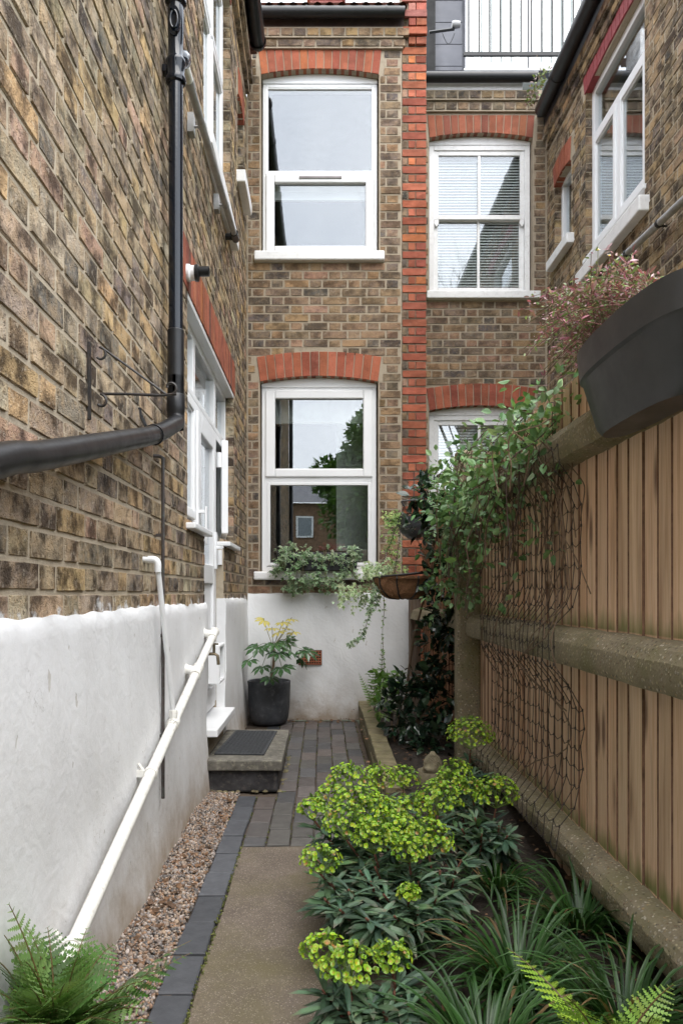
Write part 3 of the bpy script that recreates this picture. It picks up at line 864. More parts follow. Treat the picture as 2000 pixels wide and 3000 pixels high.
# ================================================================= rear house
FB = Face('B', BY)
rear = thing('terraced_house', 'brown brick rear house wall with two white windows under red arches', 'house', (0.1, BY + .1, 0))
QX = 0.70; RX = 0.915
Wl = (-0.554, 0.490, 1.31, 2.985); Wu = (-0.545, 0.497, 4.12, 5.695)
def archtop(u, um, hw, zs, rise, th, fl): return zs + rise * (1 - min(1, ((u - um) / (hw + fl)) ** 2)) + th
def holesB(z):
    h = [(QX, RX)]
    if Wl[2] - .075 < z < 2.985: h.append(Wl[:2])
    elif 2.97 < z < 3.27:
        # inside the arch band
        um, hw = (Wl[0] + Wl[1]) / 2, (Wl[1] - Wl[0]) / 2
        if z < 3.225: h.append((Wl[0] - .03, Wl[1] + .03))
        else:
            q = hw * math.sqrt(max(0, 1 - (z - 3.205) / 0.05)); h.append((um - q, um + q))
    if Wu[2] - .085 < z < 5.70: h.append(Wu[:2])
    elif 5.68 < z < 5.93: h.append((Wu[0] - .03, Wu[1] + .03))
    return h
bcore = wall_core(FB, LX, RX - .004, 0, 5.95, [(*Wl[:3], 3.035), (*Wu[:3], 5.745)], rear, MORT_B)
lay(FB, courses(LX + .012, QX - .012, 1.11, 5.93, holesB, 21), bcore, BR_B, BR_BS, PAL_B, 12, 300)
# red quoin pier
r = random.Random(31); mb = MB(); FB.box(mb, QX - .004, RX - .006, 0, 6.9, -0.004, -0.22); pier = mb.build('quoin', MORT_B, rear)
z = 0.02; k = 0
while z < 6.85:
    zc = z + BH / 2
    pal = [(1, (0.42, 0.13, 0.10)), (1, (0.38, 0.15, 0.12)), (1, (0.44, 0.20, 0.16))] if z > 6.15 else PAL_RED
    o_ = 0.045 if 5.98 < z < 6.2 else (0.025 if z > 5.9 else 0.003)
    if k % 2 == 0: put('brick', proto_mesh('s', r.randrange(14), BR_RED), pier, FB((QX + RX) / 2, zc, o_), 0, ((RX - QX) / BL, 1, 1), pick(pal, r))
    else:
        a = QX + 0.068 - .01
        put('brick', proto_mesh('h', r.randrange(10), BR_RED), pier, FB(QX + .052 + .033, zc, o_), 0, (.062 / .1025, 1, 1), pick(pal, r))
        put('brick', proto_mesh('h', r.randrange(10), BR_RED), pier, FB(RX - .045 - .004, zc, o_), 0, (.092 / .1025, 1, 1), pick(pal, r))
        put('brick', proto_mesh('h', r.randrange(10), BR_B), pier, FB(QX + .022, zc, .002), 0, (.044 / .1025, 1, 1), pick(PAL_B, r))
    z += CRS; k += 1
arch(FB, rear, Wl[0], Wl[1], 2.985, 0.05, 0.22, 14, PAL_RED, MORT_B)
arch(FB, rear, Wu[0], Wu[1], 5.695, 0.05, 0.2, 15, PAL_RED, MORT_B, flat_top=5.925, flare=0.025)
for (za, zb, d) in ((5.925, 5.988, 0.03), (6.004, 6.070, 0.05)):
    mb = MB(); FB.box(mb, LX + .05, QX + .005, za - 0.014, zb + 0.012, d - 0.008, -0.15); cb = mb.build('corbel', MORT_B, rear)
    u = LX + .05 + (0.03 if za > 6 else 0)
    seq = [0.103] * 14 if za > 6 else [0.103, .103, .215, .103, .215, .103, .215, .103, .103]
    for ln in seq:
        if u + ln > QX + .06: break
        put('brick', proto_mesh('s' if ln > .15 else 'h', r.randrange(10), BR_B), cb, FB(u + ln / 2, (za + zb) / 2, d), 0, (ln / (BL if ln > .15 else .1025), 1, (zb - za) / BH), pick([(2, (0.33, 0.22, 0.11)), (2, (0.25, 0.17, 0.11)), (1, (0.14, 0.11, 0.09)), (1, (0.28, 0.19, 0.14))], r)); u += ln + .01
mb = MB(); FB.box(mb, LX + .03, QX + .01, 6.084, 6.20, 0.03, -0.2); mb.build('fascia', m_plain('eaves_board', (0.035, 0.022, 0.018), 0.8, dirt=((0.10, 0.05, 0.03), 0.5)), rear)
mb = MB(); gy = BY - 0.10
mb.tube([(x, gy, 6.165) for x in (LX + .12, 0, QX + .01)], 0.046, 14)
for x in (-0.14, 0.55): mb.tube([(x - .008, gy, 6.165), (x + .008, gy, 6.165)], 0.050, 14)
mb.build('gutter', BLACKP, rear, smooth=35)
mb = MB()
x = LX + .1
while x < QX:
    mb.lathe([(0.040, 0), (0.040, 1.8), (0.030, 1.8), (0.030, 0)], (0, 0, 0), 8, a0=0, a1=math.pi, M=np.array([[1, 0, 0], [0, .857, -.515], [0, .515, .857]]) @ np.array([[1, 0, 0], [0, 0, 1], [0, 1, 0]]))
    mb.v[-1] = mb.v[-1] * np.array([1, 1, 1]) + np.array([x, BY - 0.10, 6.205]); x += 0.105
tiles = mb.build('roof_tiles', ROOFT, rear, recalc=True); tiles['kind'] = 'stuff'
mb = MB(); mb.prism([(LX, BY - .099, 6.250), (LX, BY + 3, 8.0), (LX, BY + 3, 7.9), (LX, BY, 6.15)], (RX - LX - .21, 0, 0)); mb.build('roof', ROOFT, rear, recalc=True)
mb = MB(); mb.box((-0.16, 9.3, 7.6), (0.25, 9.7, 9.4)); mb.box((-0.20, 9.26, 8.62), (0.29, 9.74, 8.70)); mb.build('chimney', PINK, rear)
mb = MB(); mb.box((0.46, 8.4, 7.2), (0.92, 8.8, 8.7)); mb.build('chimney', BR_BS, rear)
# lower window
def upvc_window(w4, top_zs, rise, split, lower_inset, vent):
    u0, u1, z0, z1 = w4; d = -0.075
    mb = MB(); ring(FB, mb, u0 + .012, u1 - .012, z0, z1 - 0.035, 0.045, d, d - .07)
    FB.box(mb, u0 + .057, u1 - .057, split - .03, split + .03, d, d - .07)
    win = mb.build('window', PVC, rear, bevel=.005)
    head_piece(FB, win, u0 + .012, u1 - .012, top_zs, rise, z1 - .034, d + .008, d - .06, PVC)
    return win, d
win, d = upvc_window(Wl, 2.985, 0.05, 1.31 + 0.64 + .19, True, False)
sp = 2.14
mb = MB(); ring(FB, mb, Wl[0] + .045, Wl[1] - .045, sp + .012, 2.925, 0.085, d + .02, d - .03, wb=.075, wt=.075); mb.build('sash', PVC, win, bevel=.010)
pane(FB, win, Wl[0] + .125, Wl[1] - .125, sp + .08, 2.855, d - .012)
mb = MB(); ring(FB, mb, Wl[0] + .057, Wl[1] - .057, 1.36, sp - .03, 0.03, d + .006, d - .03); mb.build('glazing_bead', PVC, win, bevel=.005)
pane(FB, win, Wl[0] + .082, Wl[1] - .082, 1.385, sp - .055, d - .012)
mb = MB(); FB.box(mb, Wl[0] - .05, Wl[1] + .04, 1.235, 1.308, 0.055, -0.08); mb.build('sill', PAINT, rear, bevel=.012)
room(FB, rear, *Wl[:2], 1.31, 3.0, -0.24, 1.6)
mb = MB(); FB.box(mb, 0.13, 0.47, 1.33, 2.9, -0.50, -0.52); mb.build('curtain', ROOMP, rear)
mb = MB(); FB.box(mb, Wl[0] + .06, Wl[1] - .06, 2.66, 2.95, -0.20, -0.22); mb.build('roller_blind', ROOMP, rear)
# upper window
win, d = upvc_window(Wu, 5.695, 0.05, 4.855, True, True)
sp = 4.835
mb = MB(); ring(FB, mb, Wu[0] + .03, Wu[1] - .03, sp + .02, 5.655, 0.03, d + .004, d - .03); mb.build('glazing_bead', PVC, win, bevel=.004)
pane(FB, win, Wu[0] + .055, Wu[1] - .055, sp + .045, 5.63, d - .012)
mb = MB(); ring(FB, mb, Wu[0] + .04, Wu[1] - .04, 4.15, sp + .012, 0.075, d + .022, d - .03, wb=.06, wt=.075); mb.build('sash', PVC, win, bevel=.010)
pane(FB, win, Wu[0] + .108, Wu[1] - .108, 4.205, sp - .058, d - .012)
mb = MB(); FB.box(mb, -0.21, 0.17, sp - .030, sp - .010, d + .032, d + .02); mb.build('vent', m_plain('vent_grey', (0.22, 0.20, 0.20), 0.6), win, bevel=.003)
mb = MB(); FB.box(mb, Wu[0] - .055, Wu[1] + .045, 4.035, 4.118, 0.06, -0.08); mb.build('sill', PAINT, rear, bevel=.012)
room(FB, rear, *Wu[:2], 4.12, 5.72, -0.24, 1.6)
mb = MB(); FB.box(mb, Wu[0] + .06, Wu[1] - .06, 4.74, 4.80, -0.16, -0.19)
for k in range(6): FB.box(mb, Wu[0] + .07, Wu[1] - .07, 4.67 + k * .011, 4.676 + k * .011, -0.155, -0.185)
mb.build('blind', BLIND, rear)
# rendered base with air brick
render_patch(FB, rear, LX + 0.01, 0.80, 1.115, 0.018, seed=9, flare=0.0)
def airbrick():
    t = thing('air_brick', 'terracotta air brick grille let into the white rendered wall', 'vent', FB(-0.11, 0.50, 0.03))
    u0, u1, z0, z1 = -0.205, -0.015, 0.495, 0.61
    mb = MB(); FB.box(mb, u0 - .008, u1 + .008, z0 - .008, z1 + .008, 0.026, 0.0); mb.build('opening', DARKM, t)
    mb = MB(); nx, nz = 9, 5
    for i in range(nx + 1):
        u = u0 + (u1 - u0) * i / nx; FB.box(mb, u - .0036, u + .0036, z0, z1, 0.034, 0.0268)
    for j in range(nz + 1):
        z = z0 + (z1 - z0) * j / nz; FB.box(mb, u0, u1, z - .0036, z + .0036, 0.0335, 0.0265)
    mb.build('grille', TERRA, t)
airbrick()

# ================================================================= neighbouring house: recessed rear wall
NY, RWX = 7.20, 2.19
FN = Face('B', NY)
nb = thing('neighbouring_house', 'neighbouring brick rear wall set back behind the red pier with sash windows', 'house', (1.5, NY + .1, 0))
N1 = (1.04, 2.055, 4.06, 5.575); N2 = (1.04, 2.055, 1.25, 2.905)
def holesN(z):
    h = []
    for N in (N1, N2):
        if N[2] - .075 < z < N[3]: h.append(N[:2])
        elif N[3] - .03 < z < N[3] + .25: h.append((N[0] - .03, N[1] + .03))
    return h
ncore = wall_core(FN, RX - .2, RWX + .1, 0, 5.86, [(*N1[:3], N1[3] + .05), (*N2[:3], N2[3] + .05)], nb, MORT_B)
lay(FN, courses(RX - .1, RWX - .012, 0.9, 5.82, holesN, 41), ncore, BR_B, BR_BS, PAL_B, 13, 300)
arch(FN, nb, N1[0], N1[1], N1[3], 0.05, 0.22, 14, PAL_REDN, MORT_B, flat_top=5.80, flare=0.02)
arch(FN, nb, N2[0], N2[1], N2[3], 0.05, 0.22, 14, PAL_RED, MORT_B)
for (za, zb, d) in ((5.835, 5.905, 0.03), (5.93, 6.0, 0.055)):
    mb = MB(); FN.box(mb, RX - .1, RWX - .06, za - 0.014, zb + 0.012, d - 0.008, -0.15); cb = mb.build('corbel', MORT_B, nb)
    u = RX - .05
    while u < RWX - .12:
        ln = 0.103
        put('brick', proto_mesh('h', r.randrange(10), BR_B), cb, FN(u + ln / 2, (za + zb) / 2, d), 0, (1, 1, (zb - za) / BH), pick([(2, (0.19, 0.15, 0.11)), (2, (0.12, 0.10, 0.085)), (1, (0.27, 0.19, 0.12))], r)); u += ln + .01
mb = MB(); FN.box(mb, RX - .1, RWX - .25, 6.014, 6.08, 0.045, -0.2); mb.build('fascia', PAINT, nb)
mb = MB(); mb.tube([(x, NY - .10, 6.10) for x in (RX - .1, 1.5, RWX - .12)], 0.048, 14); mb.build('gutter', BLACKP, nb, smooth=35)
mb = MB(); mb.prism([(RX - .2, NY - .05, 6.20), (RX - .2, NY + 4, 8.4), (RX - .2, NY + 4, 8.3), (RX - .2, NY, 6.15)], (4.5, 0, 0)); mb.build('roof', SLATE, nb, recalc=True)
def sash_window(N, blind_to, slat_tilt=0.5):
    u0, u1, z0, z1 = N; d = -0.07
    mb = MB(); ring(FN, mb, u0 + .01, u1 - .01, z0, z1 - .03, 0.05, d, d - .09)
    win = mb.build('sash_window', PAINT, nb, bevel=.004)
    head_piece(FN, win, u0 + .01, u1 - .01, z1, 0.05, z1 - .03, d + .006, d - .07, PAINT)
    zm_ = (z0 + z1) / 2 + .02
    for (a, b, dd) in ((zm_ - .02, z1 - .08, d - .012), (z0 + .05, zm_ + .02, d - .045)):
        mb = MB(); ring(FN, mb, u0 + .06, u1 - .06, a, b, 0.045, dd, dd - .03)
        um = (u0 + u1) / 2; FN.box(mb, um - .014, um + .014, a + .045, b - .045, dd - .003, dd - .027); mb.build('sash', PAINT, win, bevel=.004)
        for (p, q) in ((u0 + .105, um - .014), (um + .014, u1 - .105)): pane(FN, win, p, q, a + .045, b - .045, dd - .014)
    mb = MB()
    for u in (u0 + .085, u1 - .085): FN.prism(mb, [(u - .022, zm_ - .02), (u + .022, zm_ - .02), (u + .022, zm_ - .06), (u + .005, zm_ - .085), (u - .005, zm_ - .085), (u - .022, zm_ - .06)], d - .013, d - .04)
    mb.build('horn', PAINT, win, recalc=True)
    mb = MB(); z = z1 - .10
    while z > blind_to:
        a = FN(u0 + .065, z, -0.145); b = FN(u1 - .065, z, -0.145)
        h = 0.014; w = 0.011
        mb.add([(a[0], a[1] - w, z - h), (b[0], a[1] - w, z - h), (b[0], a[1] + w, z + h), (a[0], a[1] + w, z + h)], [(0, 1, 2, 3)]); z -= 0.028
    mb.build('blind_slats', BLIND, win)
    mb = MB(); FN.box(mb, u0 - .03, u1 + .06, z0 - .075, z0 - .002, 0.06, -0.08); mb.build('sill', PAINT, nb, bevel=.008)
    room(FN, nb, u0, u1, z0, z1, -0.25, 0.9)
sash_window(N1, 4.12); sash_window(N2, 1.4)
# dormer and balcony railing on its roof
DY = 8.6
FD = Face('B', DY)
mb = MB(); FD.box(mb, 1.20, 3.3, 6.9, 9.3, -0.02, -1.6); dorm = mb.build('dormer', SLATE, nb)
for k in range(8): 
    mb = MB(); FD.box(mb, 1.31, 1.628, 7.02 + k * .256, 7.02 + k * .256 + .250, 0.006, -0.015); mb.build('cladding_panel', SLATE, dorm, bevel=.003)
mb = MB(); FD.prism(mb, [(1.18, 6.9), (1.30, 6.9), (1.30, 9.3), (1.24, 9.3)], 0.10, -0.02); mb.build('verge', DARKM, dorm, recalc=True)
mb = MB(); FD.box(mb, 1.64, 3.2, 7.12, 7.22, 0.05, -0.02); mb.build('white_upstand', PVC, dorm)
for (a, b) in ((1.66, 2.38), (2.40, 3.12)):
    mb = MB(); ring(FD, mb, a, b, 7.22, 9.3, 0.07, 0.04, -0.02); dd_ = mb.build('glazed_door', PVC, dorm, bevel=.004)
    pane(FD, dd_, a + .07, b - .07, 7.29, 9.23, 0.01)
    mb = MB(); FD.box(mb, a + .07, b - .07, 7.29, 9.23, -0.005, -0.015); mb.build('net_curtain', BLIND, dd_)
rail = thing('balcony_railing', 'black vertical bar balcony railing in front of white roof doors', 'railing', (2.3, DY - .2, 7.2))
Yr = DY - .22
mb = MB(); mb.box((1.60, Yr - .015, 7.235), (3.3, Yr + .015, 7.275)); mb.build('bottom_rail', BLACKP, rail)
mb = MB(); mb.box((1.60, Yr - .015, 8.30), (3.3, Yr + .015, 8.34)); mb.build('top_rail', BLACKP, rail)
bm_ = MB().box((-.008, -.008, 0), (.008, .008, 1.024)).mesh('baluster', BLACKP, (0, 0, 0))
for k in range(14): put('baluster', bm_, rail, (1.66 + k * .119, Yr, 7.2755))
# small floodlight on an arm fixed to the pier
t = thing('arm_light', 'small lamp on a black arm fixed beside the red pier top', 'lamp', (1.0, 7.3, 6.9))
p0 = at_depth(1256, 95, 7.3); p1 = at_depth(1330, 85, 7.3)
mb = MB(); mb.tube([p0, p0.lerp(p1, .8), p1], 0.014, 6); mb.build('arm', BLACKP, t)
q = at_depth(1332, 72, 7.3)
mb = MB(); mb.lathe([(0.0, -.03), (.03, -.03), (.036, 0), (.03, .05), (0, .05)], q, 12, axis='x'); mb.build('lamp_head', GREYPIPE, t, smooth=40)
mb = MB(); mb.tube([at_depth(1295 + 20 * math.sin(k / 6 * 3.14) * 0 + k * 6, 97 + 32 * math.sin(k / 6 * 3.14), 7.29) for k in range(7)], 0.004, 5); mb.build('cable', BLACKP, t)

# ================================================================= neighbouring wing (right wall)
FR = Face('R', RWX)
nw = thing('neighbouring_wing', 'golden brick side wall beyond the fence with white casement and red lintel', 'house', (RWX + .1, 4, 0))
R_holes = [(5.02, 6.13, 3.80, 5.30), (6.50, 6.95, 4.27, 4.97)]
def holesR(z):
    h = []
    for (a, b, c, dd) in R_holes:
        if c < z < dd: h.append((a, b))
    if 5.28 < z < 5.48: h.append((4.95, 6.2))
    if 4.95 < z < 5.16: h.append((6.45, 7.0))
    return h
rcore = wall_core(FR, 2.8, NY + .1, 0, 5.45, R_holes, nw, MORT_L)
lay(FR, courses(2.82, NY - .012, 0.9, 5.44, holesR, 51), rcore, BR_L, BR_LS, PAL_RW, 14, 300)
mb = MB()
for (a, b, c, dd) in R_holes:
    z = c
    while z < dd - .03:
        FR.box(mb, b - .0035, b + .02, z + .005, min(z + .07, dd), -.001, -.10, 0, pick(PAL_RW, random)); z += .075
o = mb.build('reveal_bricks', BR_LS, nw); o['kind'] = 'stuff'
for (za, zb, d) in ((5.445, 5.51, 0.03), (5.535, 5.605, 0.06)):
    mb = MB(); u = 2.82
    FR.box(mb, 2.82, NY - .03, za - 0.012, zb + 0.012, d - 0.008, -0.2, 0, (0.36, 0.31, 0.25))
    while u < NY - 0.2:
        FR.box(mb, u, min(u + 0.215, NY - .04), za, zb, d + r.uniform(-.003, .003), -0.1, 0, pick(PAL_RW, r)); u += 0.225
    o = mb.build('corbel_bricks', BR_LS, nw); o['kind'] = 'stuff'
mb = MB(); FR.box(mb, 2.82, NY, 5.615, 5.76, 0.03, -0.2); mb.build('fascia', BLACKP, nw)
mb = MB(); mb.tube([(RWX - .125, y, 5.68) for y in (2.82, 5, 6.95)], 0.065, 14)
for y in (4.5, 5.6, 6.5): mb.tube([(RWX - .125, y - .02, 5.68), (RWX - .125, y + .02, 5.68)], 0.071, 14)
mb.build('gutter', BLACKP, nw, smooth=35)
mb = MB(); mb.prism([(RWX - .10, 2.8, 5.78), (RWX + 2.5, 2.8, 7.2), (RWX + 2.5, 2.8, 7.1), (RWX, 2.8, 5.77)], (0, 4.4, 0)); mb.build('roof', SLATE, nw, recalc=True)
# painted red lintel
arch(FR, nw, 4.98, 6.15, 5.28, 0.035, 0.18, 16, [(1, (0.27, 0.04, 0.045)), (1, (0.23, 0.032, 0.04))], REDPAINT, mat=REDPAINT, flare=0.04, proud=0.008)
arch(FR, nw, 6.50, 6.95, 4.945, 0.03, 0.2, 6, PAL_RED, MORT_L, flare=0.03, proud=0.012)
w = frame_window(nw, 'casement_window', FR, 5.022, 6.128, 3.90, 5.30, -0.05, 0.06)
mb = MB(); FR.box(mb, 5.55, 5.61, 3.96, 4.85, -.051, -.10); FR.box(mb, 5.083, 6.067, 4.85, 4.91, -.051, -.10); mb.build('mullion', PVC, w, bevel=.004)
sash(FR, w, 5.085, 5.548, 3.962, 4.848, -.035); sash(FR, w, 5.612, 6.066, 3.962, 4.848, -.035)
pane(FR, w, 5.085, 6.065, 4.912, 5.24, -.08)
mb = MB(); FR.box(mb, 4.99, 6.16, 3.868, 3.90, 0.02, -.10); mb.build('frame_sill', PVC, nw, bevel=.004)
mb = MB(); FR.box(mb, 4.94, 6.2, 3.69, 3.80, 0.07, -.08); mb.build('sill', PAINT, nw, bevel=.01)
mb = MB(); FR.box(mb, 5.02, 6.13, 3.80, 3.867, -.01, -.1); mb.build('sill_board', PAINT, nw)
room(FR, nw, 5.02, 6.13, 3.88, 5.28, -0.24, 0.9, ROOMP)
w = frame_window(nw, 'small_window', FR, 6.502, 6.948, 4.28, 4.98, -0.06, 0.05); pane(FR, w, 6.55, 6.9, 4.33, 4.93, -.09)
mb = MB(); FR.box(mb, 6.42, 7.02, 4.18, 4.27, 0.065, -.08); mb.build('sill', PAINT, nw, bevel=.008)
room(FR, nw, 6.50, 6.95, 4.28, 4.97, -0.24, 0.5)
# grey waste pipe on that wall
t = thing('waste_pipe', 'thin grey waste pipe sloping along the golden brick wall by the casement', 'pipe', (RWX - .06, 4.6, 3.4))
mb = MB(); mb.tube([(RWX - .06, 3.75, 3.40), (RWX - .06, 4.33, 3.44), (RWX - .06, 5.5, 3.525)], 0.024, 10); mb.build('pipe', GREYPIPE, t, smooth=40)
for y in (4.66, 5.15, 4.1):
    mb = MB(); z = 3.44 + (y - 4.33) * .0727
    mb.tube([(RWX - .06, y - .012, z - .001), (RWX - .06, y + .012, z + .001)], 0.029, 10); mb.tube([(RWX - .06, y, z - .02), (RWX - .01, y, z - .02)], 0.006, 6); mb.build('clip', BLACKP, t)
# ================================================================= pipes and fittings on the left wall
def bez(pts, n=6):
    """smooth polyline through points (Catmull-Rom)"""
    P = [Vector(p) for p in pts]; P = [P[0] * 2 - P[1]] + P + [P[-1] * 2 - P[-2]]
    out = []
    for i in range(1, len(P) - 2):
        for k in range(n):
            t = k / n; a, b, c, d = P[i-1], P[i], P[i+1], P[i+2]
            out.append(0.5 * ((2*b) + (c-a)*t + (2*a-5*b+4*c-d)*t*t + (3*b-a-3*c+d)*t**3))
    out.append(P[-2]); return out
PXX = -0.610; PYY = 3.06
stack = thing('drain_pipe', 'glossy black cast iron drain pipe with branch joint on the brick wing', 'pipe', (PXX, PYY, 1.8))
mb = MB(); mb.tube([(PXX, PYY, z) for z in (2.14, 3.0, 3.30)], 0.0295, 18); mb.build('pipe', IRON, stack, smooth=40)
mb = MB(); mb.tube([(PXX, PYY, z) for z in (3.62, 5.0, 5.9)], 0.0295, 18); mb.build('pipe', IRON, stack, smooth=40)
mb = MB()
mb.lathe([(0.03, 3.235), (.040, 3.24), (.043, 3.25), (.040, 3.262), (.038, 3.27), (.038, 3.31), (.041, 3.318), (.042, 3.328), (.038, 3.336), (.032, 3.345), (.031, 3.40), (.033, 3.44), (.034, 3.53), (.031, 3.56), (.036, 3.565), (.044, 3.572), (.044, 3.585), (.039, 3.592), (.039, 3.64), (.043, 3.648), (.043, 3.66), (.036, 3.666), (.030, 3.668)], (PXX, PYY, 0), 24)
branch = mb.build('branch_joint', IRON, stack, smooth=35)
mb = MB(); mb.tube(bez([(PXX + .005, PYY + .01, 3.335), (PXX + .012, PYY + .05, 3.375), (PXX + .012, PYY + .085, 3.40)], 5), [.026, .031, .034, .036, .037, .037, .036, .035, .037, .038, .036], 16); mb.build('socket', IRON, branch, smooth=40)
# oval rodding door facing the camera
mb = MB()
n = 20
for (s, dpt) in ((1.0, 0.0), (0.72, 0.0)): pass
outer = [(PXX + 0.026 * math.cos(a), PYY - .037, 3.475 + .062 * math.sin(a)) for a in [k / n * 2 * math.pi for k in range(n)]]
mb.prism(outer, (0, .012, 0))
inner = [(PXX + 0.015 * math.cos(a), PYY - .043, 3.475 + .036 * math.sin(a)) for a in [k / n * 2 * math.pi for k in range(n)]]
mb.tube(inner, 0.004, 6, closed=True)
for sx, sz in ((-.012, .047), (.012, -.047)): mb.lathe([(0, -.009), (.006, -.009), (.007, 0)], (PXX + sx, PYY - .038, 3.475 + sz), 8, axis='y')
mb.build('access_cover', IRON, branch, smooth=40, recalc=True)
mb = MB(); mb.tube([(PXX - .03, PYY + .012, 3.30), (PXX - .055, PYY + .02, 3.30)], .012, 8); mb.box((PXX - .056, PYY - .01, 3.285), (PXX - .03, PYY + .03, 3.315)); mb.build('bracket', IRON, branch, bevel=.003)
mb = MB(); mb.lathe([(.0345, 2.02), (.0345, 1.80)], (PXX, PYY, 0), 18); mb.lathe([(.030, 2.215), (.0345, 2.21), (.0345, 1.93)], (PXX, PYY, 0), 18)
mb.lathe([(.0345, 1.945), (.038, 1.94), (.038, 1.875), (.0355, 1.868), (.034, 1.84)], (PXX, PYY, 0), 18); mb.build('plastic_sleeve', BLACKP, stack, smooth=40)
# rainwater pipe running back along the wall
rp = thing('rainwater_pipe', 'black plastic pipe sloping down the brick wing toward the garden', 'pipe', (-0.6, 2.3, 1.4))
pts = [(PXX, PYY, 1.86), (PXX + .004, PYY - .01, 1.835), (PXX + .006, PYY - .05, 1.812), at_side(455, 1272, -.612), at_side(330, 1297, -.612), at_side(120, 1335, -.612), at_side(0, 1349, -.612)]
q = pts[-1]; pts += [(q.x, .9, q.z - .16), (q.x, .2, q.z - .42)]
mb = MB(); mb.tube(bez(pts, 7), 0.0335, 18); mb.build('pipe', BLACKP, rp, smooth=40)
a = at_side(448, 1268, -.612); dvec = (Vector(a) - at_side(455, 1266, -.612)).normalized()
mb = MB(); c0 = Vector(at_side(452, 1273, -.612))
mb.tube([c0 + Vector((0, .012, .004)), c0 - Vector((0, .012, .004))], 0.038, 18)
mb.tube([c0 + Vector((-.03, 0, .03)), c0 + Vector((-.052, .01, .075)), c0 + Vector((-.056, .01, .10))], 0.006, 6); mb.build('strap', BLACKP, rp, smooth=40)
# pale waste pipe from upper window to the stack
up = thing('upper_waste_pipe', 'pale grey waste pipe sloping under the upper side window', 'pipe', (-.6, 4, 3.4))
a = Vector((PXX + .012, PYY + .09, 3.40)); b = Vector((-0.600, 5.07, 3.565))
mb = MB(); mb.tube([a.lerp(b, t) for t in (0, .07)], 0.0215, 12, 0); mb.build('collar', OFFPIPE, up, smooth=40)
mb = MB(); mb.tube([a.lerp(b, t) for t in (.07, .5, .97)], 0.0195, 12); mb.tube([a.lerp(b, .07), a.lerp(b, .10)], .023, 12); mb.build('pipe', GREYPIPE, up, smooth=40)
mb = MB(); mb.tube([a.lerp(b, .95), a.lerp(b, 1.01)], .026, 12); mb.tube([b - Vector((0, .02, 0)), b + Vector((-.068, -.02, .0))], .022, 12); mb.build('end_tee', BLACKP, up, smooth=40)
for t_ in (.27, .73):
    p = a.lerp(b, t_); mb = MB(); mb.box((LX, p.y - .03, p.z - .04), (LX + .03, p.y + .03, p.z + .055)); mb.tube([p + Vector((-.05, 0, 0)), p], .007, 6); mb.tube([p - Vector((0, .012, 0)), p + Vector((0, .012, 0))], .0215, 12); mb.build('fixing_block', GREYPIPE, up)
# white drain pipe low on the render
wp = thing('low_drain_pipe', 'white painted drain pipe sloping down across the rendered wall', 'pipe', (-.6, 3, 0))
A = Vector((-0.600, 4.06, 0.895)); B = Vector((-0.600, 1.20, 0.115))
mb = MB(); mb.tube([A.lerp(B, t) for t in (0.02, .3, .6, .9, 1.0)], 0.0200, 14); mb.build('pipe', OFFPIPE, wp, smooth=40)
for t_, nm in ((.0, 'tee'), (.185, 'tee')):
    p = A.lerp(B, t_); dv = (B - A).normalized(); mb = MB()
    mb.tube([p - dv * .035, p + dv * .075], .0235, 14)
    for s in (-.035, .065): mb.tube([p + dv * s, p + dv * (s + .014)], .027, 14)
    mb.tube([p + dv * .02, p + dv * .02 + Vector((-.06, .01, .008))], .0235, 14); mb.tube([p + dv * .02 + Vector((-.045, .008, .006)), p + dv * .02 + Vector((-.06, .01, .008))], .028, 14)
    mb.build(nm, OFFPIPE, wp, smooth=40)
for t_ in (.52, .80):
    p = A.lerp(B, t_); dv = (B - A).normalized(); mb = MB()
    mb.tube([p - dv * .009, p + dv * .009], .0245, 14); mb.box((LX + .01, p.y - .010, p.z - .012), (p.x - .015, p.y + .010, p.z + .012)); mb.tube([p + Vector((-.02, 0, .0)), p + Vector((-.045, 0, .035))], .006, 6); mb.build('pipe_clip', OFFPIPE, wp, smooth=40)
t_ = .385; p = A.lerp(B, t_); mb = MB()
mb.tube([p - dv * .02, p + dv * .02], .026, 14)
for s in (-1, 1):
    mb.box((p.x - .012, p.y + s * .032 - .012, p.z - .012), (p.x + .012, p.y + s * .032 + .012, p.z + .014)); mb.tube([(p.x, p.y + s * .032, p.z - .02), (p.x, p.y + s * .032, p.z + .024)], .005, 6)
mb.tube([p, p + Vector((0, 0, .055))], .016, 12); mb.tube([p + Vector((0, 0, .03)), p + Vector((0, 0, .052))], .0185, 6); mb.build('boss_clamp', OFFPIPE, wp, smooth=40)
op = thing('overflow_pipe', 'thin white overflow pipe leaning from the brickwork to the drain pipe', 'pipe', (-.62, 2.9, .6))
e = Vector(at_side(462, 1640, -.615)); e0 = Vector((LX - .005, e.y, e.z + .002))
mb = MB(); mb.tube([p + Vector((0, 0, .05)), e + Vector((0, .004, -.03))], .0105, 12); mb.build('pipe', PVC, op, smooth=40)
mb = MB(); mb.tube(bez([e + Vector((0, .003, -.045)), e + Vector((0, 0, -.012)), e + Vector((-.012, 0, .0)), e + Vector((-.035, 0, .001))], 4), .0135, 12); mb.tube([e + Vector((-.035, 0, 0)), e0], .0105, 12); mb.build('elbow', PVC, op, smooth=40)
cp = thing('metal_pipe', 'thin dark metal pipe running straight down the wing wall and render', 'pipe', (-.64, 3.0, .3))
mb = MB(); Xc = -.636; yb = Xc * F / (478 - CX)
mb.tube(bez([(LX - .003, yb - .01, 1.665), (Xc - .012, yb - .003, 1.664), (Xc, yb, 1.65), (Xc, yb, 1.60), (Xc, yb, 1.0), (Xc, yb, .30)], 5), .0070, 8); mb.build('pipe', COPPER, cp, smooth=40)
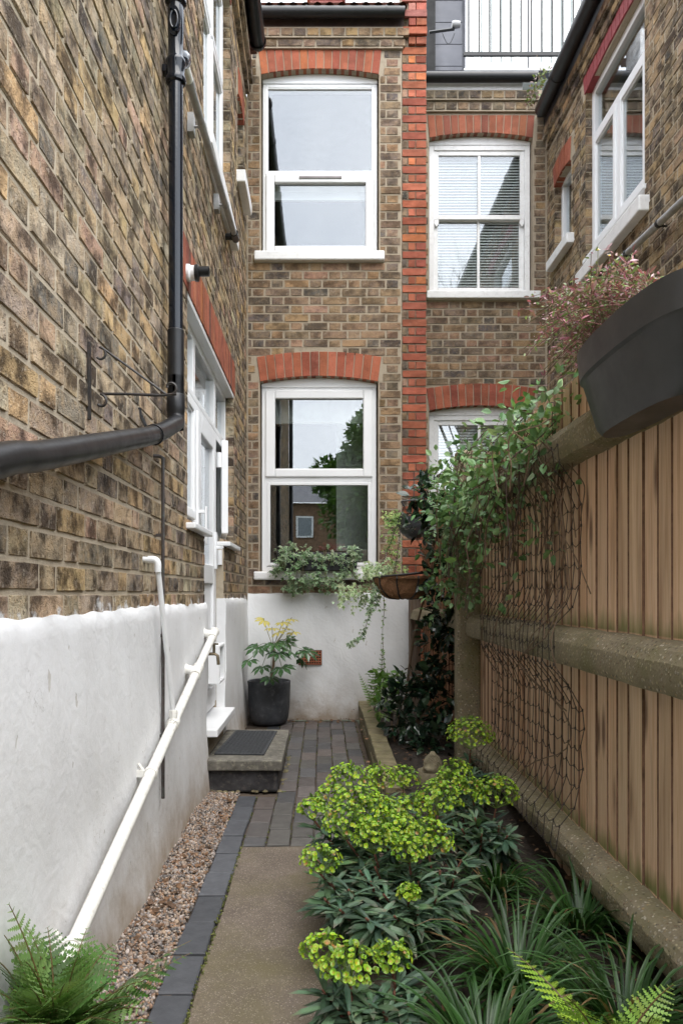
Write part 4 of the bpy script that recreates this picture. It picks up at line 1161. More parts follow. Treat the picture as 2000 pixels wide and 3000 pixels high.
for z in (1.35, .95, .55):
    mb = MB(); mb.box((LX + .005, yb - .006, z - .006), (Xc, yb + .006, z + .006)); mb.build('clip', COPPER, cp)
# garden tap
tp = thing('garden_tap', 'small brass garden tap behind the white drain pipe by the door', 'tap', (-.64, 4.10, .72))
mb = MB(); y0 = 4.10
mb.tube([(LX + .0, y0, .78), (-.60, y0, .78), (-.585, y0, .77), (-.58, y0, .72)], .009, 8); mb.tube([(-.605, y0, .78), (-.605, y0, .83)], .008, 8); mb.build('body', BRASS, tp, smooth=40)
mb = MB(); mb.tube([(-.63, y0, .835), (-.58, y0, .835)], .006, 6); mb.tube([(-.605, y0 - .025, .835), (-.605, y0 + .025, .835)], .006, 6); mb.build('handle', BRASS, tp)
# security camera
sc_ = thing('security_camera', 'white and black wall camera beside the black drain pipe', 'camera', FL(3.6, 2.63, .05))
c = Vector(FL(3.60, 2.685, 0))
mb = MB(); mb.lathe([(0, 0), (.042, 0), (.042, .02), (.036, .026), (.036, .045)], c, 18, axis='x'); mb.build('mount', PVC, sc_, smooth=40)
mb = MB(); mb.lathe([(.036, .045), (.04, .047), (.04, .062), (.028, .066), (.0, .066)], c, 18, axis='x'); mb.lathe([(.024, .05), (.024, .115), (.019, .115), (.017, .09), (.0, .09)], c + Vector((0, 0, .008)), 18, axis='x'); mb.build('lens_housing', BLACKP, sc_, smooth=40)
# scrolled hanging-basket bracket, empty
hb = thing('scroll_bracket', 'empty black scrolled iron basket bracket on the brick wing', 'bracket', FL(2.10, 1.61, .01))
yb = 2.10; X0 = LX + .007
mb = MB(); mb.box((X0 - .006, yb - .008, 1.615), (X0, yb + .008, 1.835)); mb.build('wall_bar', WIRE, hb)
def scroll(cx, cz, r0, a0, turns, sgn):
    return [(cx + sgn * (r0 * (1 - .55 * t)) * math.cos(a0 + turns * 6.283 * t), yb, cz + (r0 * (1 - .55 * t)) * math.sin(a0 + turns * 6.283 * t)) for t in [k / 16 for k in range(17)]]
zA = 1.688
arm = [(X0 + .20, yb, zA - .004), (X0 + .03, yb, zA)]
s1 = scroll(X0 + .028, zA - .022, .022, math.pi / 2, .62, -1)
mb = MB(); mb.tube([(X0 + .245, yb, zA - .0)] + [(X0 + .20, yb, zA - .004), (X0 + .1, yb, zA)] + s1, .0042, 6)
mb.tube(scroll(X0 + .228, zA + .018, .020, -math.pi / 2, .75, 1), .0042, 6); mb.build('arm', WIRE, hb)
s2 = scroll(X0 + .026, 1.80, .022, math.pi / 2, .62, -1)
mb = MB(); mb.tube([(X0 + .215, yb, zA)] + [(X0 + .04, yb, 1.815)] + s2, .0036, 6); mb.build('brace', WIRE, hb)
# second down pipe far back on the wing (seen in the windows)
t = thing('far_downpipe', 'black downpipe behind the viewer reflected in the lower window', 'pipe', (-.6, -1.6, 0))
mb = MB(); mb.tube([(-.61, -1.0, 0), (-.61, -1.0, 5.7)], .04, 10); mb.build('pipe', BLACKP, t, smooth=40)

# ================================================================= ground
mb = MB(); mb.box((-150, -150, -.4), (150, 150, -.06)); tag(mb.build('ground', GRASSG), kind='structure')
mb = MB()
mb.grid(lambda a, b: (-.70 + .28 * a, -1 + 7.55 * b, -.006 + .006 * math.sin(b * 37 + a * 5) + .02 * (1 - a) * (.5 + .5 * math.sin(b * 11))), 8, 160)
tag(mb.build('gravel_bed', DIRT), kind='structure')
# pebbles
ico = None
def ico_proto(seed):
    t = (1 + 5 ** .5) / 2
    V = np.array([(-1,t,0),(1,t,0),(-1,-t,0),(1,-t,0),(0,-1,t),(0,1,t),(0,-1,-t),(0,1,-t),(t,0,-1),(t,0,1),(-t,0,-1),(-t,0,1)], float)
    V /= np.linalg.norm(V[0]); rg = np.random.default_rng(seed)
    V *= rg.uniform(.75, 1.2, (12, 1))
    f = [(0,11,5),(0,5,1),(0,1,7),(0,7,10),(0,10,11),(1,5,9),(5,11,4),(11,10,2),(10,7,6),(7,1,8),(3,9,4),(3,4,2),(3,2,6),(3,6,8),(3,8,9),(4,9,5),(2,4,11),(6,2,10),(8,6,7),(9,8,1)]
    return V, f, np.ones((12, 3))
def rand_rot(n):
    q = RNG.normal(size=(n, 4)); q /= np.linalg.norm(q, axis=1, keepdims=True)
    w, x, y, z = q.T
    return np.stack([np.stack([1-2*(y*y+z*z), 2*(x*y-z*w), 2*(x*z+y*w)], 1), np.stack([2*(x*y+z*w), 1-2*(x*x+z*z), 2*(y*z-x*w)], 1), np.stack([2*(x*z-y*w), 2*(y*z+x*w), 1-2*(x*x+y*y)], 1)], 1)
pebcols = np.array([(.34,.25,.18),(.28,.21,.16),(.40,.33,.27),(.24,.15,.10),(.20,.18,.165),(.13,.12,.115),(.42,.36,.32),(.32,.20,.125),(.22,.18,.155),(.30,.26,.24)])
mb = MB()
for sd in range(3):
    n = 5200
    y = 1.15 + 3.2 * RNG.random(n) ** 1.15; x = -.665 + RNG.random(n) * .205
    lim = np.where(y > 4.08, 0, 1).astype(bool); x, y = x[lim], y[lim]; n = len(x)
    z = .002 + RNG.random(n) * .012 + .016 * (1 - (x + .665) / .205) * (.5 + .5 * np.sin(y * 9))
    s = RNG.uniform(.0032, .0075, n) * np.where(RNG.random(n) < .12, 1.5, 1.0)
    mb.inst(ico_proto(sd), rand_rot(n), np.stack([x, y, z], 1), np.stack([s, s * RNG.uniform(.7, 1.2, n), s * RNG.uniform(.5, .9, n)], 1), pebcols[RNG.integers(0, 10, n)] * RNG.uniform(.7, 1.15, (n, 1)))
g = mb.build('gravel', PEB, smooth=True); tag(g, 'mixed brown and pink gravel strip along the rendered wall', 'gravel', kind='stuff')
# concrete path
mb = MB()
mb.grid(lambda a, b: (-.352 + .004 * math.sin(b * 31) + .58 * a, -1.0 + 4.235 * b, .004 + .0015 * math.sin(b * 23 + a * 7)), 12, 60)
slab = tag(mb.build('concrete_path', SLABC, smooth=True), kind='structure')
# brick path
mb = MB(); mb.box((-.475, -1.0, -.05), (.31, 6.5, -.012)); path = tag(mb.build('brick_path', DIRT), kind='structure')
def pav_proto(seed, L=.212, Wd=.100, H=.04):
    r = random.Random(seed); mb = MB(); c = .004
    V = []
    for (k, z, ins) in ((0, 0, c), (1, -c, 0), (2, -H, 0)):
        for sx, sy in ((-1, -1), (1, -1), (1, 1), (-1, 1)):
            V.append((sx * (Wd / 2 - ins - r.uniform(0, .0012)), sy * (L / 2 - ins - r.uniform(0, .0015)), z + (r.uniform(-.001, .001) if k == 0 else 0)))
    fs = [(0, 1, 2, 3)]
    for k in (0, 1):
        for i in range(4):
            j = (i + 1) % 4; fs.append((k*4+j, k*4+i, k*4+4+i, k*4+4+j))
    return mb.add(V, fs).mesh('paver', PAVER, (0, 0, 0))
PV = [pav_proto(i) for i in range(8)]; PVH = [pav_proto(30 + i, .104) for i in range(4)]
r = random.Random(77)
def pcol(strip):
    k = r.uniform(.8, 1.22)
    if strip: return tuple(x * k for x in (.075, .078, .086))
    c = r.choice([(.110, .096, .090), (.098, .090, .086), (.085, .083, .084), (.105, .088, .080), (.092, .087, .080)])
    return tuple(x * k for x in c)
y = 1.05
while y < 3.98:                                   # blue-grey edging strip
    put('paver', r.choice(PV), path, (-.410 + r.uniform(-.003, .003), y, .006 + r.uniform(-.002, .003)), r.uniform(-.012, .012), (1, 1, 1), pcol(True)); y += .2215
for k in range(7):                                 # long columns behind the concrete
    xc = -.410 + .1055 * k if k else -.410
    y = 3.36 + (0.11 if k % 2 else 0) + (0 if k else .75)
    if k % 2: put('paver', r.choice(PVH), path, (xc, 3.30, .006), 0, (1, 1, 1), pcol(False))
    while y < 6.42:
        if 4.05 < y < 5.0 and xc < -.24: y += .2215; continue
        if xc + .05 > .31: break
        put('paver', r.choice(PV), path, (xc + r.uniform(-.003, .003), y, .006 + r.uniform(-.003, .003)), r.uniform(-.012, .012), (1, 1, 1), pcol(k == 0)); y += .2215
# door step
st = thing('door_step', 'weathered stone door step with dark sides below the white door', 'step', (-.44, 4.55, 0))
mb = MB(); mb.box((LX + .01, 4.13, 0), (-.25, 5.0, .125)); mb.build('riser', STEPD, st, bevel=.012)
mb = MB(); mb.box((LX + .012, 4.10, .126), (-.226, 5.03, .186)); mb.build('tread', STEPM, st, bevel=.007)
mb = MB()
for k in range(26):
    y = 4.1 + random.random() * .9; p = (-.245 + random.random() * .025, y, random.random() * .05) if k % 2 else (LX + .03 + random.random() * .38, 4.115 + random.random() * .02, random.random() * .03)
    q = .5 + random.random(); mb.lathe([(0, .0), (.016 * q, 0.0), (.011 * q, .007), (0, .010)], (p[0], p[1], p[2] * .2), 7)
o = mb.build('mortar_crumbs', MOSSB, st); o['kind'] = 'stuff'
dm = thing('door_mat', 'dark grey rubber mat lying on the stone step', 'mat', (-.46, 4.5, .186))
mb = MB()
pm = [(-.625, 4.24), (-.335, 4.22), (-.305, 4.93), (-.585, 4.95)]
mb.prism([(x, y, .187) for x, y in pm], (0, 0, .010)); mb.build('base', GRAYM, dm, bevel=.003)
mb = MB(); 
for i in range(26):
    for j in range(11):
        u, v = (j + .5) / 11, (i + .5) / 26
        a = Vector((*pm[0], 0)).lerp(Vector((*pm[1], 0)), .05 + .9 * u); b = Vector((*pm[3], 0)).lerp(Vector((*pm[2], 0)), .05 + .9 * u); q = a.lerp(b, .03 + .94 * v)
        mb.box((q.x - .009, q.y - .007, .1972), (q.x + .009, q.y + .007, .2005))
o = mb.build('tread_pattern', GRAYM, dm); o['kind'] = 'stuff'
# low edging wall of mossy bricks
ew = thing('edging_wall', 'low mossy brick edging between the brick path and the bed', 'wall', (.36, 5.3, 0))
r = random.Random(9); y = 3.75; em = []
for sd in range(4):
    V, fs, _ = brick_proto(200 + sd, 3, 2, .215, .108, 1.4); em.append(MB().add(V[:, [0, 2, 1]] * np.array([1, 1, -1]), fs).mesh('brick', MOSSB, (0, 0, 0)))
mb = MB(); mb.box((.318, 3.7, -.05), (.412, 6.44, .14)); mb.build('core', MOSSB, ew)
mc = []
for sd in range(4):
    q = MB(); rr = random.Random(sd); s_ = lambda: rr.uniform(-.002, .002)
    V = [(x + s_(), y_ + s_(), z + s_()) for z in (-.0325, .0325) for (x, y_) in ((-.053, -.108), (.053, -.108), (.053, .108), (-.053, .108))]
    q.add(V, [(0,3,2,1),(4,5,6,7),(0,1,5,4),(1,2,6,5),(2,3,7,6),(3,0,4,7)]); mc.append(q.mesh('brick', MOSSB, (0, 0, 0)))
for row, z in ((0, .035), (1, .135)):
    y = 3.72 + (.11 if row else 0)
    while y < 6.36:
        o = put('brick', r.choice(mc), ew, (.365 + r.uniform(-.004, .004), y + .108, z + r.uniform(-.003, .003)), r.uniform(-.02, .02), (1, 1, .98 if row else 1.4))
        m = o.modifiers.new('bevel', 'BEVEL'); m.width = .007; m.segments = 2
        y += .2235
# planting bed
mb = MB()
def soilz(a, b): return .045 + .02 * math.sin(a * 9 + b * 30) + .012 * math.sin(a * 23 + b * 51) + (.06 if b > .64 else .06 * max(0, min(1, (b - .55) / .09)))
mb.grid(lambda a, b: (.20 + .80 * a + (.12 if b > .62 else 0) * (1 - a), -1 + 7.45 * b, soilz(a, b) - .07 * max(0, 1 - a * 6) * (b < .62)), 14, 110)
bed = tag(mb.build('planting_bed', SOIL, smooth=True), kind='structure')
mb = MB(); n = 900
litter = (np.array([(-.5, 0, 0), (.5, 0, 0.05), (.35, 1, .1), (-.3, .9, 0.02)]), [(0, 1, 2, 3)], np.ones((4, 3)))
x = np.concatenate([RNG.uniform(.25, .93, 600), RNG.uniform(-.66, -.47, 200), RNG.uniform(-.45, .30, 100)]); y = np.concatenate([RNG.uniform(1.6, 6.3, 600), RNG.uniform(1.3, 4.0, 200), RNG.uniform(6.28, 6.47, 100)])
z = np.concatenate([np.full(600, .085), np.full(200, .022), np.full(100, .012)])
z[:600] += np.where(y[:600] > 3.6, .05, 0)
an = RNG.uniform(0, 6.28, n)
dm_ = np.stack([np.cos(an), np.sin(an), RNG.uniform(-.2, .2, n)], 1); upv = np.stack([RNG.uniform(-.5, .5, n), RNG.uniform(-.5, .5, n), np.ones(n)], 1)
mb.inst(litter, frame_mats(dm_, upv), np.stack([x, y, z], 1), RNG.uniform(.008, .026, n), np.array([(.16, .09, .05)]) * RNG.uniform(.4, 1.5, (n, 1)))
tag(mb.build('leaf_litter', MATTL), 'brown fallen leaf scraps on soil and gravel', 'litter', kind='stuff')
# stone in the bed
mb = MB(); V, fs, _ = ico_proto(44); p = at_ground(1630, 2660, .09); mb.add(V * np.array([.05, .04, .04]) + np.array((p.x, p.y, .10)), fs); o = mb.build('stone', STATUE, smooth=60); tag(o, 'small pale stone lying in the bed under the bottom rail', 'stone')
m = o.modifiers.new('sub', 'SUBSURF'); m.levels = 2; m.render_levels = 2

# ================================================================= fence
FX = 0.95
fence = thing('board_fence', 'close-boarded timber fence on concrete rails along the bed', 'fence', (FX, 2.5, 0))
def board_mesh(H, mat, w=.108, seed=0):
    mb = MB()
    g = w * .865
    pts = [(0, .001, 0), (.001, 0, 0), (.030, 0, 0), (.030, w, 0), (.022, w, 0), (.018, g, 0), (.006, g, 0)]   # X depth (front at small X), Y along
    # thick edge at y=0 (front x=0), thin edge at y=w (front x=.010)
    mb.prism(pts, (0, 0, H)); m_ = mb.m[-1]; m_[3] = 1; m_[6] = 1; m_[7] = 1   # sawn edge and groove faces, gap shade painted into their colour
    return mb.mesh('board', [mat, SAWN_SHADE], (0, 0, 0))
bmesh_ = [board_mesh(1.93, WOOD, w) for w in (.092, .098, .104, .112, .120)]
r = random.Random(4); y = 4.50
k = 0
while y > -1.5:
    bi = r.randrange(5); y -= (.092, .098, .104, .112, .120)[bi] * .89
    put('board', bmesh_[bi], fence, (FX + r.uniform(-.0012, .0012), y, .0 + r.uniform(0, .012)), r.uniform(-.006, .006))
def rail_section(zt, zb, out=.09):
    h = zt - zb
    return [(FX + .004, zt), (FX - out * .50, zt - h * .02), (FX - out * .80, zt - h * .14), (FX - out * .98, zt - h * .36), (FX - out, zt - h * .76), (FX - out * .90, zb + h * .06), (FX - out * .5, zb), (FX + .004, zb)]
def rail(zt, zb, y0, y1, parent, out=.09):
    mb = MB(); n = 60; S = rail_section(zt, zb, out); m = len(S); V = []; fs = []
    for i in range(n + 1):
        yy = y0 + (y1 - y0) * i / n
        for (x, z) in S: V.append((x + .0015 * math.sin(yy * 31 + z * 40), yy, z + .002 * math.sin(yy * 17 + x * 60)))
    for i in range(n):
        for k in range(m - 1): fs.append((i*m+k, i*m+k+1, (i+1)*m+k+1, (i+1)*m+k))
    fs.append(tuple(range(m))[::-1]); fs.append(tuple(n*m+k for k in range(m)))
    mb.add(V, fs); return mb.build('rail', RAILC, parent, smooth=24, recalc=True)
rail(1.742, 1.60, -1.5, 4.44, fence); rail(.992, .852, -1.5, 4.44, fence); rail(.250, .135, -1.5, 4.44, fence, .085)
mb = MB(); mb.prism([(.81, 4.43, 0), (.955, 4.43, 0), (.955, 4.55, 0), (.81, 4.55, 0)], (0, 0, 1.985)); mb.build('post', RAILC, fence, bevel=.018)
mb = MB(); mb.prism([(.81, -1.6, 0), (.955, -1.6, 0), (.955, -1.5, 0), (.81, -1.5, 0)], (0, 0, 1.985)); mb.build('post', RAILC, fence, bevel=.018)
fence2 = thing('corner_fence', 'dark red-brown board fence between the concrete post and the house', 'fence', (.9, 5.4, 0))
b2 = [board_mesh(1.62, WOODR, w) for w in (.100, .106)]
A = Vector((.845, 6.30, 0)); B = Vector((.93, 4.58, 0)); L = (B - A).length; n = int(L / .092); ang = math.atan2(-(A - B).x, (A - B).y)
for k in range(n):
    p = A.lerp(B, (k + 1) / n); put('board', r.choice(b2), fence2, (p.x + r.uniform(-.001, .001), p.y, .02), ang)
mb = MB(); mb.prism([(.925, 4.56, 1.0), (.85, 4.56, .97), (.83, 4.56, .90), (.925, 4.56, .86)], (-.085, 1.74, 0)); mb.build('rail', RAILC, fence2, recalc=True)
mb = MB(); mb.prism([(.745, 6.30, 0), (.842, 6.30, 0), (.842, 6.40, 0), (.745, 6.40, 0)], (0, 0, 1.10)); mb.build('post', WOODG, fence2, bevel=.008)

# climbing net
net = thing('climbing_net', 'dark cord climbing net tacked over the fence boards and rails', 'net', (.9, 3.3, .1))
def netx(z):
    x = FX - .012
    for (zt, zb) in ((1.742, 1.60), (.992, .852), (.250, .135)):
        if zb - .12 < z < zt + .12:
            if zb <= z <= zt: t = 1
            elif z > zt: t = 1 - (z - zt) / .12
            else: t = 1 - (zb - z) / .12
            x = min(x, FX - .012 - .088 * t)
    return x
rn = random.Random(12)
ncol, nrow = 19, 21
jy = [[rn.uniform(-.012, .012) for _ in range(nrow)] for _ in range(ncol)]; jz = [[rn.uniform(-.012, .012) for _ in range(nrow)] for _ in range(ncol)]
def npt(i, j):
    z = 1.66 - j * .0735 + jz[i][j]
    pinch = 0.90 if .78 < z < 1.06 else 1.0
    y = 2.66 + (i * .0775 + jy[i][j]) * pinch + (.05 if pinch < 1 else 0) + .018 * math.sin(z * 6)
    return Vector((netx(z) - rn.uniform(0, .006), y, z))
NP = [[npt(i, j) for j in range(nrow)] for i in range(ncol)]
mb = MB()
for i in range(ncol): mb.tube(NP[i], .0017, 4, cap=False)
mb.build('upright_cords', NETM, net)
mb = MB()
for j in range(nrow):
    row = []
    for i in range(ncol):
        row.append(NP[i][j])
        if i < ncol - 1: row.append((NP[i][j] + NP[i + 1][j]) / 2 - Vector((.002, 0, .012 + rn.uniform(0, .006))))
    mb.tube(row, .0017, 4, cap=False)
mb.build('cross_cords', NETM, net)
mb = MB()
for i in range(ncol):
    for j in range(nrow): p = NP[i][j]; mb.tube([p - Vector((0, 0, .005)), p + Vector((0, 0, .005))], .0034, 5)
o = mb.build('knots', NETM, net); o['kind'] = 'stuff'

# moss and grit in the joints
rm = random.Random(66); mb = MB(); n = 900
xs = []; ys = []
for k in range(n):
    if rm.random() < .5: xs.append(-.4625 + .1055 * rm.randrange(0, 8) + rm.gauss(0, .002)); ys.append(rm.uniform(3.26, 6.4))
    elif rm.random() < .6: xs.append(-.356 + rm.gauss(0, .004)); ys.append(rm.uniform(1.4, 3.3))
    else: xs.append(-.235 + abs(rm.gauss(0, .012))); ys.append(rm.uniform(4.1, 5.05))
P = np.stack([np.array(xs), np.array(ys), np.full(n, .003)], 1)
keep = (P[:, 0] > -.24) | (P[:, 1] < 4.05) | (P[:, 1] > 5.05); P = P[keep]; n = len(P)
mb.inst(ico_proto(5), rand_rot(n), P, RNG.uniform(.0018, .006, (n, 1)) * np.array([[1, 1.3, .7]]), np.array([(.10, .11, .03)]) * RNG.uniform(.3, 1.4, (n, 1)))
tag(mb.build('moss', STEM), 'green moss crumbs in the path joints and by the step', 'moss', kind='stuff')
# ================================================================= leaf templates (length +Y, width X, normal +Z)
one = lambda n: np.ones((n, 3))
def T_ovate(w=.32, fold=.06, droop=.10):
    V = np.array([(0, 0, 0), (-w*.8, .25, fold), (w*.8, .25, fold), (0, .3, -.0), (-w, .5, fold), (w, .5, fold), (0, .55, -.02), (-w*.6, .78, fold*.5 - droop*.4), (w*.6, .78, fold*.5 - droop*.4), (0, .8, -droop*.5), (0, 1, -droop)], float)
    f = [(0, 3, 1), (0, 2, 3), (3, 6, 4, 1), (3, 2, 5, 6), (6, 9, 7, 4), (6, 5, 8, 9), (9, 10, 7), (9, 8, 10)]
    return V, f, one(11)
def T_strap(w=.105, droop=.20):
    V = np.array([(-w*.35, 0, 0), (w*.35, 0, 0), (-w*.8, .4, .0), (0, .4, -.03), (w*.8, .4, .0), (-w, .72, -droop*.4), (0, .74, -droop*.4 - .03), (w, .72, -droop*.4), (0, 1, -droop)], float)
    f = [(0, 3, 2), (0, 1, 3), (1, 4, 3), (2, 3, 6, 5), (3, 4, 7, 6), (5, 6, 8), (6, 7, 8)]
    c = one(9); c[8] = (1.5, .75, .9); c[[3, 6]] = 1.18
    return V, f, c
def T_ivy():
    # five pointed lobes; centre green, rim pale
    pts = []; ang = [-150, -115, -72, -40, 0, 40, 72, 115, 150]
    rad = [.42, .25, .70, .34, 1.0, .34, .70, .25, .42]
    V = [(0, .15, .03)]
    for a, q in zip(ang, rad): V.append((q * .75 * math.sin(R(a)), .15 + q * .8 * math.cos(R(a)), -.10 * q))
    for a, q in zip(ang, rad): V.append((q * .45 * math.sin(R(a)), .15 + q * .5 * math.cos(R(a)), 0.0))
    n = 9; f = []
    for k in range(n - 1):
        f.append((0, 10 + k + 1, 10 + k)); f.append((10 + k, 10 + k + 1, 1 + k + 1, 1 + k))
    f.append((0, 10, 10 + n - 1))
    c = one(19); c[1:10] = (6.0, 4.3, 6.4); c[10:] = (1.7, 1.5, 1.6)
    return np.array(V, float), f, c
def T_cup():
    V = [(0, 0, -.25)]; n = 8
    for k in range(n): a = k / n * 6.283; V.append((.26 * math.cos(a), .26 * math.sin(a), -.24))
    for k in range(n): a = k / n * 6.283; q = 1.0 if k % 4 else .82; V.append((q * math.cos(a), q * math.sin(a), .08))
    f = []
    for k in range(n):
        k2 = (k + 1) % n; f.append((0, 1 + k, 1 + k2)); f.append((1 + k, 9 + k, 9 + k2, 1 + k2))
    c = one(17); c[0] = (2.0, .35, .8); c[1:9] = (1.25, .80, .7); c[9:] = (1, 1, 1)
    return np.array(V, float), f, c
def T_pinna(n=6, w=.20):
    V = [(0, k / n, -.02 * k / n) for k in range(n + 1)]; f = []
    for s in (-1, 1):
        for k in range(n):
            q = w * (1 - .85 * (k / n) ** 1.3) * (1.0 if k else .8)
            V.append((s * q, (k + .95) / n, .0)); V.append((s * q * .55, (k + .20) / n, 0.0))
            i = len(V) - 2
            f.append((k, k + 1, i, i + 1) if s < 0 else (k, i + 1, i, k + 1))
    return np.array(V, float), f, one(len(V))
OV, OVW, ST, IVY, CUP, PIN = T_ovate(.30), T_ovate(.24, .05, .14), T_strap(), T_ivy(), T_cup(), T_pinna()
OVN = T_ovate(.17, .04, .1)
def dirs(n, zlo=-1, zhi=1):
    a = RNG.uniform(0, 6.283, n); z = RNG.uniform(zlo, zhi, n); q = np.sqrt(np.maximum(0, 1 - z * z))
    return np.stack([q * np.cos(a), q * np.sin(a), z], 1)
def cols(base, n, var=.25, hue=.08):
    base = np.atleast_2d(np.array(base, float)); c = base[RNG.integers(0, len(base), n)]
    return np.clip(c * RNG.uniform(1 - var, 1 + var, (n, 1)) * RNG.uniform(1 - hue, 1 + hue, (n, 3)), 0, .95)
UP = np.array([[0, 0, 1.0]])
def upn(n, j=.4): return np.repeat(UP, n, 0) + RNG.normal(0, j, (n, 3))
def leaves_on(mb, T, P, D, size, tint, j=.4, mat=0): mb.inst(T, frame_mats(D, upn(len(P), j)), P, size, tint, mat)

# ================================================================= spurge (flowering shrub)
def spurge(label, heads, rosettes, base, seed):
    g = thing('spurge_shrub', label, 'shrub', base)
    rr = random.Random(seed)
    for (dx, dy, rad, Y, flower) in [(*h, 1) for h in heads] + [(*h, 0) for h in rosettes]:
        top = at_depth(dx * K, dy * K, Y); rad_m = rad * 1.2 * K / F * Y
        foot = Vector((base[0] + (top.x - base[0]) * .45 + rr.uniform(-.05, .05), base[1] + (top.y - base[1]) * .45 + rr.uniform(-.05, .05), .05))
        mid = foot.lerp(top, .55) + Vector((0, 0, -.02))
        neck = top - Vector((0, 0, rad_m * .6))
        path_ = bez([foot, mid, neck], 6)
        mb = MB(); mb.tube(path_, np.linspace(.006, .0035, len(path_)), 6, 0, (.13, .055, .035)); mb.build('stem', STEM, g, smooth=True)
        # leafy part under the head
        hgt = (top - foot).length; span = min(.20, hgt * .62)
        n = int(64 * max(.6, span / .18)) if flower else 60
        t = RNG.random(n) ** .8; P = []
        ax = np.array(neck - mid); ax /= np.linalg.norm(ax)
        start = np.array(neck) - ax * (.012 if flower else -.0)
        P = start[None] - ax[None] * (t * span)[:, None]
        D = dirs(n, -.45, .35); D[:, 2] += .55 - t * 1.25 + RNG.normal(0, .18, n)
        sz = RNG.uniform(.062, .112, n) * (1 - .35 * (t < .12)) * (1.0 if flower else 1.05)
        tn = cols([(.072, .130, .078), (.115, .185, .115), (.048, .092, .058), (.085, .155, .075)], n, .4)
        old = (t > .8) & (RNG.random(n) < .18); tn[old] = (.11, .055, .06)
        mb = MB(); leaves_on(mb, ST, P, D, sz, tn, .2); mb.build('leaf_rosette', MATTL, g)
        if flower:
            n = int(30 + 800 * rad_m * 0.9) if rad_m > .05 else 34
            n = int(min(max(90, 21000 * rad_m * rad_m), 300))
            d = dirs(n, -.25, 1); q = RNG.uniform(.80, 1.05, n)
            P = np.array(top)[None] + d * np.array([rad_m, rad_m, rad_m * .85])[None] * q[:, None]
            dd = d + np.array([[0, -.25, .55]]) + RNG.normal(0, .25, (n, 3)); dd /= np.linalg.norm(dd, axis=1, keepdims=True)
            M = frame_mats(np.cross(dd, RNG.normal(size=(n, 3))), dd)
            tint = cols([(.225, .45, .022), (.16, .36, .028), (.28, .50, .03), (.24, .42, .05)], n, .28); fd = RNG.random(n) < .04; tint[fd] = (.30, .26, .08)
            mb = MB(); mb.inst(CUP, M, P, RNG.uniform(.0050, .0092, n), tint)
            # little bracts and stalks inside the dome
            m_ = n // 2; d2 = dirs(m_, -.3, 1); P2 = np.array(top)[None] + d2 * rad_m * RNG.uniform(.35, .8, (m_, 1)); leaves_on(mb, OV, P2, d2 + np.array([[0, 0, .3]]), RNG.uniform(.014, .022, m_), cols([(.14, .24, .03), (.09, .17, .035)], m_))
            for k in range(14):
                e = Vector(P[k % n]); mb.tube([neck, neck.lerp(e, .6) - Vector((0, 0, .005)), e], .0012, 4, 0, (.16, .24, .05), cap=False)
            mb.build('flower_head', LEAF, g)
    return g
spurge('lime-flowered spurge clump spreading over the path in the middle of the bed',
       [(800, 1795, 42, 2.75), (868, 1792, 36, 2.9), (925, 1790, 32, 3.0), (760, 1835, 36, 2.55), (830, 1860, 52, 2.5), (795, 1895, 46, 2.4), (875, 1875, 50, 2.55), (905, 1915, 50, 2.4), (860, 1930, 44, 2.35), (985, 1930, 48, 2.4), (945, 1868, 44, 2.6), (722, 1862, 32, 2.5), (735, 1978, 40, 2.25), (1005, 1840, 46, 2.6), (940, 1955, 36, 2.3), (938, 2052, 22, 2.1)],
       [(780, 2075, 20, 2.05), (850, 2010, 20, 2.2), (905, 2090, 20, 2.05), (1010, 1985, 20, 2.3), (1040, 2005, 20, 2.35), (760, 2015, 20, 2.2), (825, 1985, 20, 2.3), (960, 2010, 20, 2.25), (735, 1925, 18, 2.45), (1060, 1960, 20, 2.5), (880, 2040, 20, 2.15), (800, 2030, 18, 2.15), (745, 2050, 20, 2.12), (840, 2095, 20, 2.0), (960, 2080, 20, 2.08), (725, 1960, 18, 2.35), (1000, 2050, 20, 2.15), (860, 1975, 20, 2.3)],
       (.33, 2.45, .05), 1)
spurge('near lime-flowered spurge at the bottom edge beside the sedge',
       [(742, 2190, 46, 1.80), (805, 2225, 56, 1.72), (900, 2200, 38, 1.80)],
       [(760, 2275, 20, 1.72), (850, 2290, 22, 1.68), (905, 2260, 20, 1.76), (800, 2310, 20, 1.66), (740, 2260, 20, 1.76), (880, 2310, 20, 1.66), (940, 2290, 20, 1.70)], (.16, 1.72, .02), 2)
spurge('tall lime-flowered spurge in front of the concrete post', [(1080, 1690, 44, 3.6)], [(1085, 1760, 24, 3.5), (1062, 1775, 20, 3.55), (1110, 1770, 20, 3.5)], (.72, 3.55, .08), 3)
spurge('lime-flowered spurge against the bottom rail of the fence',
       [(1138, 1825, 44, 2.9), (1045, 1775, 32, 3.1), (1030, 1805, 36, 3.0), (1082, 1810, 24, 2.95)],
       [(1090, 1860, 24, 2.8), (1145, 1880, 24, 2.75), (1105, 1900, 22, 2.7), (1165, 1905, 20, 2.7), (1060, 1890, 20, 2.75)], (.66, 2.95, .07), 4)

